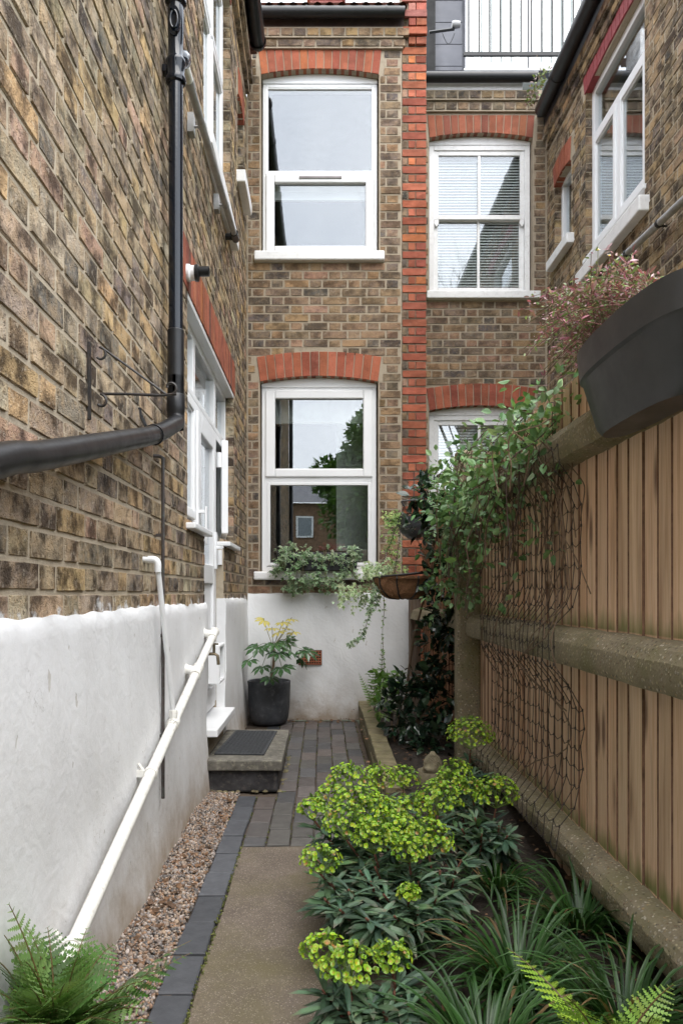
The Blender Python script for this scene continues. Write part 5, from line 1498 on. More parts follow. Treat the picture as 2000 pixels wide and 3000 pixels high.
# ================================================================= sedge clumps
def sedge(label, c, n, ln, seed):
    rg = np.random.default_rng(seed); mb = MB()
    for k in range(n):
        a = rg.uniform(0, 6.283); lean = rg.uniform(.45, 1.4); L = ln * rg.uniform(.6, 1.15); w = rg.uniform(.0036, .0066)
        d = np.array([math.cos(a), math.sin(a)]); b = np.array([c[0], c[1], c[2]]) + np.array([*(d * rg.uniform(0, .05)), 0])
        S = 8; P = []
        for i in range(S + 1):
            t = i / S; th = (math.pi / 2) * (1 - lean * .55) - t * t * (1.5 + lean * .9)
            P.append((t, th))
        p = b.copy(); pts = [p.copy()]
        for i in range(S):
            th = P[i][1]; p = p + L / S * np.array([d[0] * math.cos(th), d[1] * math.cos(th), math.sin(th)]); p[2] = max(p[2], .06 + .02 * rg.random()); pts.append(p.copy())
        side = np.array([-d[1], d[0], 0.0]); V = []; C = []
        base = np.array((.024, .072, .014)) * rg.uniform(.6, 1.35); rim = base * 1.25 + np.array((.05, .07, .035)) * (rg.random() < .25)
        if rg.random() < .06: base = np.array((.22, .15, .07)); rim = base
        for i, q in enumerate(pts):
            ww = w * (1 - (i / S) ** 2.2) + .0003
            V += [q - side * ww, q - np.array([0, 0, .0014]), q + side * ww]; C += [rim, base, rim]
        fs = []
        for i in range(S):
            for s in (0, 1): fs.append((i*3+s, i*3+s+1, (i+1)*3+s+1, (i+1)*3+s))
        mb.add(V, fs, 0, np.array(C))
    o = mb.build('sedge_clump', LEAF, smooth=True)
    return tag(o, label, 'sedge')
sedge('arching striped sedge clump in the middle of the bed foreground', (.52, 1.95, .06), 190, .34, 1)
sedge('dark sedge clump at the fence foot under the bottom rail', (.80, 2.30, .06), 130, .30, 2)
sedge('near striped sedge clump at the bottom right of the bed', (.36, 1.62, .05), 190, .34, 3)
sedge('sedge clump behind the bright fern frond', (.72, 1.75, .06), 180, .34, 4)
sedge('sedge clump between the spurge and the fence', (.62, 2.6, .06), 80, .26, 5)

# ================================================================= ferns
def frond(mb, base, tip, arch_, wid, tint, n=26, T=PIN, twist=0.0, stemcol=(.12, .08, .03)):
    b = Vector(base); t_ = Vector(tip); m = (b + t_) / 2 + Vector((0, 0, arch_))
    pts = [((1-s)**2) * b + 2*s*(1-s) * m + s*s * t_ for s in [k / n for k in range(n + 1)]]
    mb.tube(pts, np.linspace(.0028, .0008, n + 1), 5, 0, stemcol, cap=False)
    P = []; D = []; Z = []; U = []
    for k in range(3, n + 1):
        s = k / n; ax = (pts[min(n, k + 1)] - pts[k - 1]).normalized()
        side = ax.cross(Vector((0, 0, 1))); side = side.normalized() if side.length > 1e-4 else Vector((1, 0, 0))
        nrm = side.cross(ax); side = (side * math.cos(twist) + nrm * math.sin(twist))
        prof = wid * math.sin(math.pi * min(1, (.10 + .9 * s) ** .75)) ** .85 if s < 1 else .1 * wid
        prof = max(prof, wid * .08)
        for sg in (-1, 1):
            P.append(pts[k]); D.append(side * sg + ax * .45 + Vector((0, 0, -.12))); Z.append(prof); U.append(nrm)
    P, D, U = [np.array([tuple(v) for v in q]) for q in (P, D, U)]
    mb.inst(T, frame_mats(D, U + RNG.normal(0, .12, U.shape)), P, np.array(Z), cols([tint], len(P), .2))
def fern(label, base, tips, wid, tints, arch_=.1, pot=None):
    g = thing('fern', label, 'fern', base)
    for i, tp in enumerate(tips):
        mb = MB(); frond(mb, Vector(base) + Vector((RNG.uniform(-.02, .02), RNG.uniform(-.02, .02), 0)), tp, arch_ * RNG.uniform(.7, 1.3), wid * RNG.uniform(.85, 1.15), tints[i % len(tints)], 14, twist=RNG.uniform(-.5, .5)); mb.build('frond', LEAF, g)
    return g
# potted fern, bottom left
FB_ = Vector((-.585, 1.42, .17))
pt = thing('fern_pot', 'small black plastic pot at the bottom left under the fern', 'pot', (-.575, 1.45, .0))
mb = MB(); mb.lathe([(.0, .01), (.085, .01), (.105, .20), (.113, .20), (.113, .225), (.104, .225), (.098, .17), (0, .17)], (-.545, 1.49, 0), 24); mb.build('pot_body', BLACKP, pt, smooth=40)
mb = MB(); mb.lathe([(0, .182), (.10, .18)], (-.545, 1.49, 0), 16); mb.build('compost', SOIL, pt)
FB_ = Vector((-.545, 1.49, .185))
tips = []
for (dx, dy, Y) in ((438, 2145, 1.62), (380, 2200, 1.55), (10, 2130, 1.45), (240, 2250, 1.35), (70, 2250, 1.28), (350, 2330, 1.35), (-10, 2330, 1.2), (20, 2060, 1.50), (110, 2115, 1.62), (200, 2118, 1.66), (260, 2155, 1.62), (60, 2190, 1.35), (150, 2240, 1.30), (300, 2270, 1.36), (330, 2300, 1.40), (-20, 2260, 1.32), (235, 2320, 1.22), (90, 2330, 1.20), (20, 2300, 1.24), (180, 2180, 1.45), (-60, 2180, 1.42), (120, 2270, 1.28), (330, 2235, 1.42), (270, 2330, 1.3), (60, 2120, 1.6)):
    p = at_depth(dx * K, dy * K, Y); p.x = max(p.x, LX + .03); p.z -= .015; tips.append(p)
fern('mid-green fern bursting from the pot at the bottom left', FB_, tips + [t + Vector((random.uniform(-.08, .08), random.uniform(-.05, .05), random.uniform(-.09, -.02))) for t in tips[::4]], .070, [(.06, .14, .024), (.095, .19, .04), (.16, .25, .08), (.05, .115, .02), (.13, .22, .065)], .06)
# bright young fern bottom right
base = at_depth(1390 * K, 2420 * K, 1.28)
fern('bright lime-green fern frond rising in front of the sedge', base, [at_depth(1165 * K, 2178 * K, 1.50), at_depth(1300 * K, 2290 * K, 1.15)], .056, [(.28, .45, .05), (.20, .36, .05)], .03)
base = at_depth(1440 * K, 2450 * K, 1.30)
fern('curled green fern frond at the bottom right corner', base, [at_depth(1545 * K, 2262 * K, 1.38), at_depth(1380 * K, 2330 * K, 1.2), at_depth(1500 * K, 2330 * K, 1.25)], .045, [(.22, .36, .06), (.16, .28, .06)], .04)
# fern by the edging at the back wall
base = Vector((.44, 6.1, .15))
fern('small light green fern at the rendered wall above the mossy edging', base, [at_depth(823 * K, 1545 * K, 6.15), at_depth(880 * K, 1475 * K, 6.2), at_depth(855 * K, 1530 * K, 6.0), at_depth(930 * K, 1560 * K, 6.0), at_depth(860 * K, 1590 * K, 5.8), at_depth(905 * K, 1580 * K, 5.8)], .07, [(.15, .28, .06), (.10, .20, .035)], .03)

# ================================================================= pot with fatsia
pot = thing('plant_pot', 'round dark grey pot behind the door step by the rendered wall', 'pot', (-.455, 6.25, .0))
cx, cy = -.455, 6.25
mb = MB(); mb.lathe([(0, .012), (.125, .012), (.150, .03), (.165, .07), (.176, .16), (.181, .35), (.183, .372), (.178, .378), (.165, .376), (.160, .35), (.156, .30), (0, .30)], (cx, cy, 0), 36); mb.build('pot_body', POTM, pot, smooth=45)
mb = MB(); mb.lathe([(0, .305), (.157, .304)], (cx, cy, 0), 20); mb.build('compost', SOIL, pot)
fat = thing('fatsia_plant', 'glossy palmate-leaved plant with pale new leaves in the grey pot', 'plant', (cx, cy, .3))
trunk = [(cx + .02, cy, .305), (cx + .03, cy - .01, .45), (cx + .045, cy - .01, .60), (cx + .035, cy - .01, .66)]
mb = MB(); mb.tube(bez(trunk, 5), np.linspace(.014, .010, 16), 8, 0, (.20, .14, .08)); mb.build('stem', STEM, fat, smooth=True)
def T_palm(nl=8):
    V = [(0, 0, 0)]; f = []; c = [(1, 1, 1)]
    for k in range(nl):
        a = -2.15 + 4.3 * k / (nl - 1); L = 1.0 - .30 * abs(a) / 2.15
        ux, uy = math.sin(a), math.cos(a); px, py = uy, -ux; w = .155
        i = len(V)
        V += [(ux*.32 - px*w*.55, uy*.32 - py*w*.55, .02), (ux*.32 + px*w*.55, uy*.32 + py*w*.55, .02), (ux*.30, uy*.30, -.0), (ux*.65*L - px*w, uy*.65*L - py*w, -.03), (ux*.65*L + px*w, uy*.65*L + py*w, -.03), (ux*.63*L, uy*.63*L, -.05), (ux*L, uy*L, -.20)]
        c += [(1, 1, 1), (1, 1, 1), (1.5, 1.4, 1.2), (1, 1, 1), (1, 1, 1), (1.5, 1.4, 1.2), (.9, .9, .9)]
        f += [(0, i+2, i), (0, i+1, i+2), (i, i+2, i+5, i+3), (i+2, i+1, i+4, i+5), (i+3, i+5, i+6), (i+5, i+4, i+6)]
        if k: f.append((0, i, i - 6))
    return np.array(V, float), f, np.array(c)
PALM = T_palm()
crown = Vector((cx + .035, cy - .01, .66))
leafs = [(590, 1485, 6.05, 'd'), (565, 1520, 6.0, 'd'), (600, 1535, 5.95, 'd'), (640, 1500, 5.85, 'd'), (620, 1560, 5.9, 'd'), (665, 1495, 5.9, 'd'), (690, 1515, 6.0, 'd'), (705, 1495, 6.2, 'd'), (648, 1535, 5.8, 'd'),
         (605, 1420, 6.15, 'y'), (625, 1440, 6.0, 'y'), (650, 1425, 6.2, 'y'), (660, 1440, 6.0, 'y'), (670, 1418, 6.25, 'y'), (675, 1450, 6.05, 'y'), (640, 1450, 5.95, 'y'), (630, 1478, 5.9, 'd'), (660, 1470, 6.1, 'd')]
for (dx, dy, Y, kk) in leafs:
    e = at_depth(dx * K, dy * K, Y); e.x = max(e.x, LX + .05)
    v = e - crown; mb = MB()
    st_ = bez([crown, crown.lerp(e, .5) + Vector((0, 0, .03 if kk == 'd' else -.01)), e - v.normalized() * .0], 4)
    mb.tube(st_, .0028, 5, 0, (.10, .14, .05) if kk == 'd' else (.22, .19, .06), cap=False)
    d = np.array([[v.x * 1.0, v.y * .8 - .03, -.10 if kk == 'd' else -.01]])
    if kk == 'd': tn = np.array([(.030, .075, .028)]) * RNG.uniform(.8, 1.4)
    else: tn = np.array([(.40, .36, .10)]) * RNG.uniform(.75, 1.15)
    mb.inst(PALM, frame_mats(d, upn(1, .25)), np.array([tuple(e - v.normalized() * .02)]), np.array([.135 if kk == 'd' else .095]) * RNG.uniform(.85, 1.15), tn)
    mb.build('leaf', GLOSSL if kk == 'd' else LEAF, fat)

# ================================================================= ivy window box
def ivy_mass(mb, pts, n, spread, size, base, downs=.5):
    P = np.array([tuple(p) for p in pts]); idx = RNG.integers(0, len(P), n)
    Q = P[idx] + RNG.normal(0, 1, (n, 3)) * np.array(spread)
    D = np.stack([RNG.uniform(-1, 1, n), RNG.uniform(-1, .1, n), RNG.uniform(-1.1, .2, n) - downs * .3], 1)
    U = np.stack([RNG.uniform(-.5, .5, n), RNG.uniform(-1.2, -.2, n), RNG.uniform(.3, 1.2, n)], 1)
    mb.inst(IVY, frame_mats(D, U), Q, RNG.uniform(size * .6, size * 1.2, n), cols(base, n, .35))
IVC = [(.075, .135, .058), (.10, .16, .078), (.052, .11, .04)]
wb = thing('window_box', 'black plastic window box on the lower sill under the ivy', 'planter', (-.04, BY - .1, 1.31))
mb = MB(); mb.prism([(-.37, BY + .005, 1.312), (.29, BY + .005, 1.312), (.31, BY + .02, 1.47), (-.39, BY + .02, 1.47)], (0, -.135, 0)); mb.build('trough', BLACKP, wb, bevel=.008, recalc=True)
mb = MB(); mb.box((-.37, BY - .10, 1.472), (.29, BY, 1.485)); mb.build('compost', SOIL, wb)
iv = thing('variegated_ivy', 'cream-edged ivy spilling over the window box on the lower sill', 'ivy', (-.04, BY - .15, 1.2))
def px6(dx, dy, Y): return at_depth(dx * K, dy * K, Y)
pts = []
for k in range(140):
    dx = random.uniform(640, 825); dy = random.triangular(1245, 1350, 1280)
    pts.append(px6(dx, dy, 6.31 - .06 * random.random()))
for k in range(70): pts.append(px6(random.triangular(640, 780, 690), random.triangular(1320, 1365, 1340), 6.36))
for k in range(16): pts.append(px6(625 + k * 2, 1320 - k * 2 + random.uniform(-6, 6), 6.35))
mb = MB(); ivy_mass(mb, pts, 900, (.018, .018, .014), .042, IVC); mb.build('foliage', LEAF, iv)
mb = MB()
for k in range(14):
    x = random.uniform(-.36, .3); z1 = random.uniform(1.1, 1.35); mb.tube(bez([(x, BY - .08, 1.48), (x + .02, BY - .19, 1.46), (x + random.uniform(-.06, .06), BY - .19, z1)], 5), .0022, 5, 0, (.12, .10, .05))
mb.build('stems', STEM, iv)

# ================================================================= hanging basket with coir and its ivy
BK = Vector((.555, 5.02, 1.245))
bk = thing('hanging_basket', 'black half-round hanging basket lined with brown coir below the shrub', 'basket', tuple(BK - Vector((0, 0, .2))))
Rb = .205
mb = MB()
def liner(a, b):
    th = a * 2 * math.pi; ph = b * math.pi / 2
    q = Rb * (math.cos(ph) ** .55) * (1 + .025 * math.sin(th * 11 + ph * 9)); return (BK.x + q * math.cos(th), BK.y + q * math.sin(th) * .8, BK.z - .012 - .155 * math.sin(ph) ** 1.2)
mb.grid(liner, 48, 12, 0, (.24, .125, .065)); mb.build('coir_liner', COIR, bk, smooth=True)
mb = MB()
for k in range(900):
    a, b = random.random(), random.random() * .8; p = Vector(liner(a, b)); q = Vector(liner(a + random.uniform(-.03, .03), max(.0, min(.95, b + random.uniform(-.12, .12))))); o_ = (p - BK); o_.z = 0; o_ = o_.normalized() * random.uniform(.004, .012)
    mb.tube([p + o_ * .3, (p + q) / 2 + o_, q + o_ * .3], .0008, 3, 0, tuple(np.array((.34, .18, .09)) * random.uniform(.5, 1.4)), cap=False)
o = mb.build('coir_fibres', COIR, bk); o['kind'] = 'stuff'
mb = MB(); mb.tube([(BK.x + Rb * 1.02 * math.cos(a), BK.y + Rb * .82 * math.sin(a), BK.z + .02 * math.cos(a)) for a in [k / 32 * 6.283 for k in range(32)]], .0065, 8, closed=True); mb.build('rim', WIRE, bk, smooth=True)
for k in range(9):
    th = k / 9 * 2 * math.pi + .2; mb = MB(); mb.tube([Vector(liner(th / 6.283, b)) + Vector((math.cos(th) * .006, math.sin(th) * .006, 0)) for b in np.linspace(0, .97, 9)], .0055, 6); mb.build('rib', WIRE, bk, smooth=True)
mb = MB(); mb.lathe([(0, -.03), (Rb * .94, -.03)], BK, 20); mb.build('compost', SOIL, bk)
br = thing('basket_bracket', 'black bracket arm and chains holding the coir basket at the shrub', 'bracket', (.75, 5.0, 1.7))
pA = px6(1060, 1148, 5.0); pB = px6(928, 1150, 5.0)
mb = MB(); mb.tube(bez([pA, pA.lerp(pB, .5) + Vector((0, 0, .0)), pB, pB + Vector((-.012, 0, -.02)), pB + Vector((0, 0, -.035))], 4), .006, 6); mb.build('arm', WIRE, br)
hk = pB + Vector((0, 0, -.035))
for th in (.4, 2.6, 4.3):
    e = Vector((BK.x + Rb * math.cos(th), BK.y + Rb * .8 * math.sin(th), BK.z + .02 * math.cos(th))); mb = MB(); nL = 26
    for k in range(nL):
        c = hk.lerp(e, (k + .5) / nL); d = (e - hk) / nL; s = Vector((1, 0, 0)) if k % 2 else Vector((0, 1, 0))
        mb.tube([c + d * .62 * math.cos(a) + s * .005 * math.sin(a) for a in [q / 6 * 6.283 for q in range(6)]], .0016, 4, closed=True)
    mb.build('chain', WIRE, br)
iv2 = thing('trailing_ivy', 'pale variegated ivy trailing from the coir basket down the white wall', 'ivy', (.3, 5.1, .8))
pts = []
for k in range(60): pts.append(px6(random.uniform(830, 900), random.triangular(1290, 1340, 1310), 5.05 + random.uniform(-.1, .1)))
for k in range(60): pts.append(px6(random.triangular(765, 870, 800), random.triangular(1330, 1395, 1365), 5.1 + random.uniform(-.1, .1)))
def strand(seq, n=10): return bez([px6(*s) for s in seq], n)
S1 = strand([(862, 1330, 5.0), (855, 1370, 4.95), (848, 1410, 4.95), (832, 1455, 5.0), (800, 1482, 5.05)])
S2 = strand([(880, 1350, 5.0), (882, 1400, 5.0), (878, 1450, 5.0), (880, 1500, 5.0), (883, 1545, 5.0)])
S3 = strand([(868, 1345, 5.0), (866, 1375, 5.0), (862, 1400, 5.0)])
mb = MB(); ivy_mass(mb, pts, 430, (.022, .03, .02), .034, [(.09, .15, .055), (.12, .19, .08)]); ivy_mass(mb, S1[8:], 75, (.010, .012, .012), .036, IVC); ivy_mass(mb, S1[:20] + S3, 80, (.014, .014, .014), .034, IVC); ivy_mass(mb, S2, 40, (.005, .006, .01), .022, [(.06, .12, .035)])
mb.build('foliage', LEAF, iv2)
mb = MB()
for S in (S1, S2, S3): mb.tube(S, .0018, 5, 0, (.13, .10, .05))
mb.build('stems', STEM, iv2)
# dark round hanging pot further back with ferny ivy
hp = thing('hanging_pot', 'dark grey round hanging pot behind the glossy shrub', 'pot', (.62, 5.75, 1.5))
c = px6(950, 1200, 5.8); mb = MB(); mb.lathe([(0, -.13), (.05, -.125), (.10, -.085), (.135, -.02), (.145, .04), (.138, .04), (.12, 0), (0, .0)], c, 24); mb.build('pot_body', PLANTER, hp, smooth=45)
mb = MB(); mb.tube([c + Vector((0, 0, .04)), c + Vector((0, 0, .40))], .004, 5); mb.build('hanger', WIRE, hp)
iv3 = thing('green_ivy', 'small-leaved green ivy curtain beside the dark hanging pot', 'ivy', (.5, 5.8, 1.2))
pts = [px6(random.gauss(903, 9), random.uniform(1180, 1335), 5.75) for k in range(90)] + [px6(random.uniform(880, 930), random.uniform(1175, 1205), 5.75) for k in range(30)]
mb = MB(); ivy_mass(mb, pts, 420, (.014, .03, .014), .028, [(.05, .11, .02), (.075, .15, .03), (.12, .20, .05)]); mb.build('foliage', LEAF, iv3)

# ================================================================= glossy dark shrub in the corner
def bush(name, label, cat, blobs, T, size, tints, mat, n_per, stems, j=.6, group=None, stemcol=(.10, .065, .04), updir=.15):
    lo = min(b[0].z - b[1] for b in blobs); c0 = blobs[0][0]
    g = thing(name, label, cat, (c0.x, c0.y, lo))
    mb = MB()
    for (c, rad, w) in blobs:
        n = int(n_per * w); d = dirs(n); q = RNG.random(n) ** .45
        P = np.array(c)[None] + d * rad * q[:, None]
        D = d * .8 + RNG.normal(0, .5, (n, 3)); D[:, 2] += updir
        leaves_on(mb, T, P, D, RNG.uniform(size * .65, size * 1.2, n), cols(tints, n, .35), j)
    mb.build('foliage', mat, g)
    if stems:
        mb = MB()
        for (foot, c, rr_) in stems:
            f = Vector(foot); c = Vector(c); mb.tube(bez([f, f.lerp(c, .5) + Vector((random.uniform(-.05, .05), random.uniform(-.05, .05), 0)), c], 6), np.linspace(rr_, rr_ * .4, 13), 6, 0, stemcol)
        mb.build('stems', STEM, g, smooth=True)
    return g
B_ = lambda dx, dy, Y, r_, w=1: (px6(dx, dy, Y), r_, w)
GL = [(.012, .030, .016), (.018, .040, .020), (.010, .024, .014), (.026, .052, .024)]
blobs = [B_(975, 1130, 5.0, .12), B_(1010, 1180, 4.95, .16, 1.4), B_(970, 1210, 5.1, .13), B_(1020, 1260, 4.9, .15, 1.2), B_(1010, 1330, 4.9, .13), B_(1015, 1400, 4.95, .12), B_(1000, 1470, 5.0, .13), B_(1020, 1520, 4.9, .12), B_(1015, 1600, 4.85, .15, 1.3), B_(950, 1580, 5.0, .15, 1.2), B_(905, 1610, 5.0, .12), B_(970, 1660, 4.75, .16, 1.3), B_(1010, 1690, 4.7, .13), B_(930, 1660, 4.9, .14), B_(985, 1560, 5.0, .12), B_(1030, 1440, 4.8, .08), B_(985, 1720, 4.6, .10, .7)]
stems = [((.55, 5.1, .13), px6(1010, 1250, 4.95), .012), ((.60, 5.0, .13), px6(1020, 1450, 4.9), .011), ((.50, 5.0, .13), px6(930, 1600, 4.95), .009), ((.55, 4.8, .13), px6(970, 1660, 4.75), .009), ((.62, 4.9, .13), px6(1005, 1600, 4.85), .009), ((.48, 4.9, .13), px6(900, 1620, 5.0), .007)]
bush('glossy_shrub', 'tall dark glossy-leaved shrub in the corner beside the concrete post', 'shrub', blobs, OVW, .085, GL, GLOSSL, 62, stems)
bush('low_shrub', 'light green leafy low shrub over the mossy edging', 'shrub', [B_(880, 1590, 5.6, .10), B_(870, 1560, 5.7, .07), B_(905, 1560, 5.6, .08), B_(875, 1620, 5.4, .08)], OV, .055, [(.10, .20, .03), (.07, .15, .03), (.13, .24, .05)], LEAF, 45, [((.46, 5.6, .13), px6(880, 1590, 5.6), .005)])
# upright bare-ribbed fern stems by the wall
t = thing('dead_fern_stem', 'upright thin fern stem with sparse ribs against the white wall', 'fern', (.45, 5.9, .15))
mb = MB(); frond(mb, px6(882, 1600, 5.9), px6(874, 1475, 5.95), .0, .045, (.09, .13, .04), 13, T_ovate(.03, 0, .05)); mb.build('frond', LEAF, t)

# ================================================================= climber over the fence
CL = [(.11, .21, .085), (.16, .28, .13), (.25, .36, .19), (.075, .16, .06), (.18, .31, .13), (.13, .24, .09)]
blobs = []
rr = random.Random(6)
for k in range(62):        # along the top of the fence, from the planter to the post and over it
    t = rr.random(); Y = 2.75 + 2.0 * t
    blobs.append((Vector((FX - .03 + rr.uniform(-.24, .04), Y, 1.80 + rr.uniform(-.20, .12) - .06 * t)), rr.uniform(.07, .14), .9))
for k in range(66):        # hanging down the face
    t = rr.random(); Y = 3.05 + 1.65 * t; z = 1.72 - abs(rr.gauss(0, .34)) * (.55 + .5 * t)
    blobs.append((Vector((FX - .12 + rr.uniform(-.14, .03), Y, max(.95, z))), rr.uniform(.06, .12), .7))
for k in range(14): blobs.append((px6(rr.uniform(1000, 1120), rr.uniform(1080, 1400), rr.uniform(4.1, 4.5)), .08, .9))
for (dx, dy) in ((1200, 1270), (1240, 1225), (1270, 1255), (1210, 1190), (1150, 1390), (1090, 1400), (1180, 1340)): blobs.append((at_side(dx * K, dy * K, .87), .04, .3))
clm = bush('climber', 'tangled green climber draped over the fence top and net', 'climber', [(b[0], b[1] * 1.18, b[2]) for b in blobs], OV, .045, CL, LEAF, 21, None, updir=-.1)
mb = MB()
for k in range(110):
    Y = rr.uniform(2.75, 4.6); p = Vector((FX - .03 + rr.uniform(-.12, .03), Y, 1.72 + rr.uniform(-.05, .2))); pts = [p]
    v = Vector((rr.uniform(-.6, .1), rr.uniform(-1, 1), rr.uniform(-.4, .5)))
    for i in range(7):
        v = v * .75 + Vector((rr.uniform(-.5, .4), rr.uniform(-.7, .7), rr.uniform(-.9, .25))); p = p + v * .07; p.x = min(FX - .02, max(.68, p.x)); p.z = min(2.02, p.z); pts.append(p.copy())
    mb.tube(bez(pts, 4), rr.uniform(.0012, .0032), 5, 0, tuple(np.array(rr.choice([(.10, .06, .04), (.16, .11, .07), (.06, .04, .03)]))), cap=False)
for k in range(12):
    Y = rr.uniform(2.75, 3.9); pts = [Vector((FX - .10, Y + rr.uniform(-.03, .03) + (j * rr.uniform(-.03, .05)), 1.65 - j * .14)) for j in range(rr.randint(5, 11))]
    for q in pts: q.x = netx(q.z) - rr.uniform(.01, .03)
    mb.tube(bez(pts, 3), rr.uniform(.0018, .0034), 5, 0, (.17, .12, .08), cap=False)
mb.build('vine_stems', STEM, clm)

# ================================================================= trough planter on the fence and its daisy
pl = thing('fence_planter', 'large charcoal plastic trough planter hung on the fence top', 'planter', (.87, 2.05, 1.59))
def stad(cx, cy, a, b, n=56, p=2.6):
    out = []
    for k in range(n):
        t = k / n * 2 * math.pi; c, s = math.cos(t), math.sin(t)
        out.append((cx + b * math.copysign(abs(c) ** (2 / p), c), cy + a * math.copysign(abs(s) ** (2 / p), s)))
    return out
def loft(mb, secs, mat=0):
    V = []; n = len(secs[0][0])
    for (ring_, z) in secs: V += [(x, y, z) for (x, y) in ring_]
    fs = []
    for i in range(len(secs) - 1):
        for k in range(n): k2 = (k + 1) % n; fs.append((i*n+k, i*n+k2, (i+1)*n+k2, (i+1)*n+k))
    fs.append(tuple(range(n))[::-1]); mb.add(V, fs, mat)
pcx, pcy = .868, 2.02
mb = MB(); loft(mb, [(stad(pcx + .015, pcy, .25, .052), 1.598), (stad(pcx + .010, pcy, .275, .060), 1.62), (stad(pcx, pcy, .335, .082), 1.768), (stad(pcx, pcy, .347, .091), 1.776), (stad(pcx, pcy, .362, .098), 1.862), (stad(pcx, pcy, .350, .088), 1.864), (stad(pcx, pcy, .340, .080), 1.84)]); mb.build('trough', PLANTER, pl, smooth=35)
for hy in (1.86, 2.18):
    mb = MB(); mb.tube([(pcx + .09, hy, 1.80), (pcx + .093, hy, 1.945), (FX + .04, hy, 1.945), (FX + .04, hy, 1.86)], .005, 6); mb.build('hook', WIRE, pl)
mb = MB(); q = stad(pcx, pcy, .342, .082); mb.add([(x, y, 1.838) for x, y in q], [tuple(range(len(q)))]); mb.build('compost', SOIL, pl)
dz = thing('daisy_plant', 'straggling pink-leaved daisy plant spilling from the charcoal trough', 'plant', (.85, 2.3, 1.84))
mbS = MB(); PP = []; DD = []
for k in range(210):
    f = Vector((pcx + rr.uniform(-.05, .05), rr.uniform(1.80, 2.36), 1.84))
    far = rr.random() < .84
    if far:
        e = px6(rr.triangular(1180, 1480, 1300), rr.triangular(620, 890, 790), rr.uniform(2.2, 3.0))
        e.x = min(e.x, 1.05)
    else: e = px6(rr.uniform(1330, 1490), rr.uniform(575, 720), rr.uniform(1.95, 2.25))
    m_ = f.lerp(e, .5) + Vector((rr.uniform(-.04, .04), rr.uniform(-.04, .04), .05 + rr.uniform(-.02, .05)))
    S = bez([f, m_, e], 5); mbS.tube(S, .0011, 4, 0, rr.choice([(.16, .10, .07), (.12, .13, .05), (.20, .09, .08)]), cap=False)
    for i in range(3, len(S)):
        for _ in range(2): PP.append(tuple(S[i] + Vector((rr.uniform(-.012, .012), rr.uniform(-.012, .012), rr.uniform(-.012, .012))))); DD.append((rr.uniform(-1, 1), rr.uniform(-1, 1), rr.uniform(-.3, 1)))
mbS.build('stems', STEM, dz)
PP = np.array(PP); DD = np.array(DD)
mb = MB(); leaves_on(mb, OVN, PP, DD, RNG.uniform(.010, .027, len(PP)), cols([(.36, .13, .18), (.27, .09, .13), (.15, .22, .07), (.22, .28, .13), (.46, .30, .32), (.34, .17, .19), (.16, .10, .08), (.18, .25, .09)], len(PP), .35), .8); mb.build('foliage', LEAF, dz)
def daisy(dx, dy, Y):
    c = px6(dx, dy, Y); mb = MB(); n = 14; a = np.arange(n) / n * 6.283; D = np.stack([np.cos(a), np.sin(a) * .5 - .2, np.sin(a) * .4 + .15], 1)
    mb.inst(T_ovate(.16, 0, .05), frame_mats(D, np.repeat([[0, -.5, 1.0]], n, 0)), np.repeat([tuple(c)], n, 0), np.full(n, .011), np.full((n, 3), .75)); mb.lathe([(0, .004), (.003, .003), (.004, 0)], c, 8, 0, (.55, .38, .04)); mb.tube([c, c + Vector((0, 0, -.06))], .0009, 4, 0, (.15, .17, .06)); mb.build('flower', LEAF, dz)
daisy(1458, 668, 2.1); daisy(1398, 588, 2.2); daisy(1372, 575, 2.2); daisy(1500, 640, 2.1)

# gutter weeds on the neighbour's corner
blobs = [B_(1235, 190, 6.95, .07), B_(1225, 215, 6.95, .06), B_(1215, 235, 6.95, .04, .6), B_(1250, 172, 6.95, .06)]
bush('gutter_weed', 'small weed with pink flowers growing in the corner of the black gutters', 'weed', blobs, OV, .032, [(.12, .17, .05), (.17, .19, .08), (.20, .13, .12)], LEAF, 45, [((2.02, 6.95, 6.2), px6(1225, 215, 6.95), .003)])

# ================================================================= stone head statue in the bed
sx = px6(993, 1760, 3.9)
stt = thing('garden_statue', 'small weathered stone statue with curled hair among the spurge', 'statue', (sx.x, sx.y, .08))
mb = MB(); hz_ = sx.z
mb.lathe([(0, .08), (.075, .08), (.078, .10), (.085, .14), (.080, .18), (.050, hz_ - .075), (.030, hz_ - .06), (.028, hz_ - .045)], (sx.x, sx.y, 0), 20); mb.build('bust', STATUE, stt, smooth=50)
mb = MB(); prof = []
def headfn(a, b):
    th = a * 6.283; ph = (b - .5) * math.pi; q = .044 * math.cos(ph); x = q * math.sin(th); y = -q * 1.12 * math.cos(th); z = .062 * math.sin(ph)
    fr = max(0, math.cos(th - .8)) ** 3
    if fr > 0: y -= .010 * fr * math.exp(-((z + .008) / .012) ** 2); x += .0075 * fr * math.exp(-((z + .008) / .014) ** 2) - .003 * fr * math.exp(-((z - .012) / .008) ** 2) + .004 * fr * math.exp(-((z + .032) / .007) ** 2)
    return (sx.x - x, sx.y + y, hz_ + z)
mb.grid(headfn, 40, 24); mb.build('head', STATUE, stt, smooth=True)
mb = MB(); n = 130
for k in range(n):
    z = .0 + (k + .5) / n * .98; th = k * 2.39996; q = math.sqrt(max(0, 1 - z * z)); d = Vector((q * math.cos(th), q * math.sin(th), z))
    if d.z < .35 and d.y < -.2 and d.x < .2: continue
    mb.lathe([(0, .004), (.004, .002), (.0045, -.003)], Vector((sx.x, sx.y, hz_ + .006)) + Vector((d.x * .046, d.y * .050, d.z * .060)), 6)
mb.lathe([(.018, .052), (.018, .066), (.010, .078), (0, .08)], (sx.x, sx.y, hz_), 12); o = mb.build('hair_curls', STATUE, stt)
mb = MB()
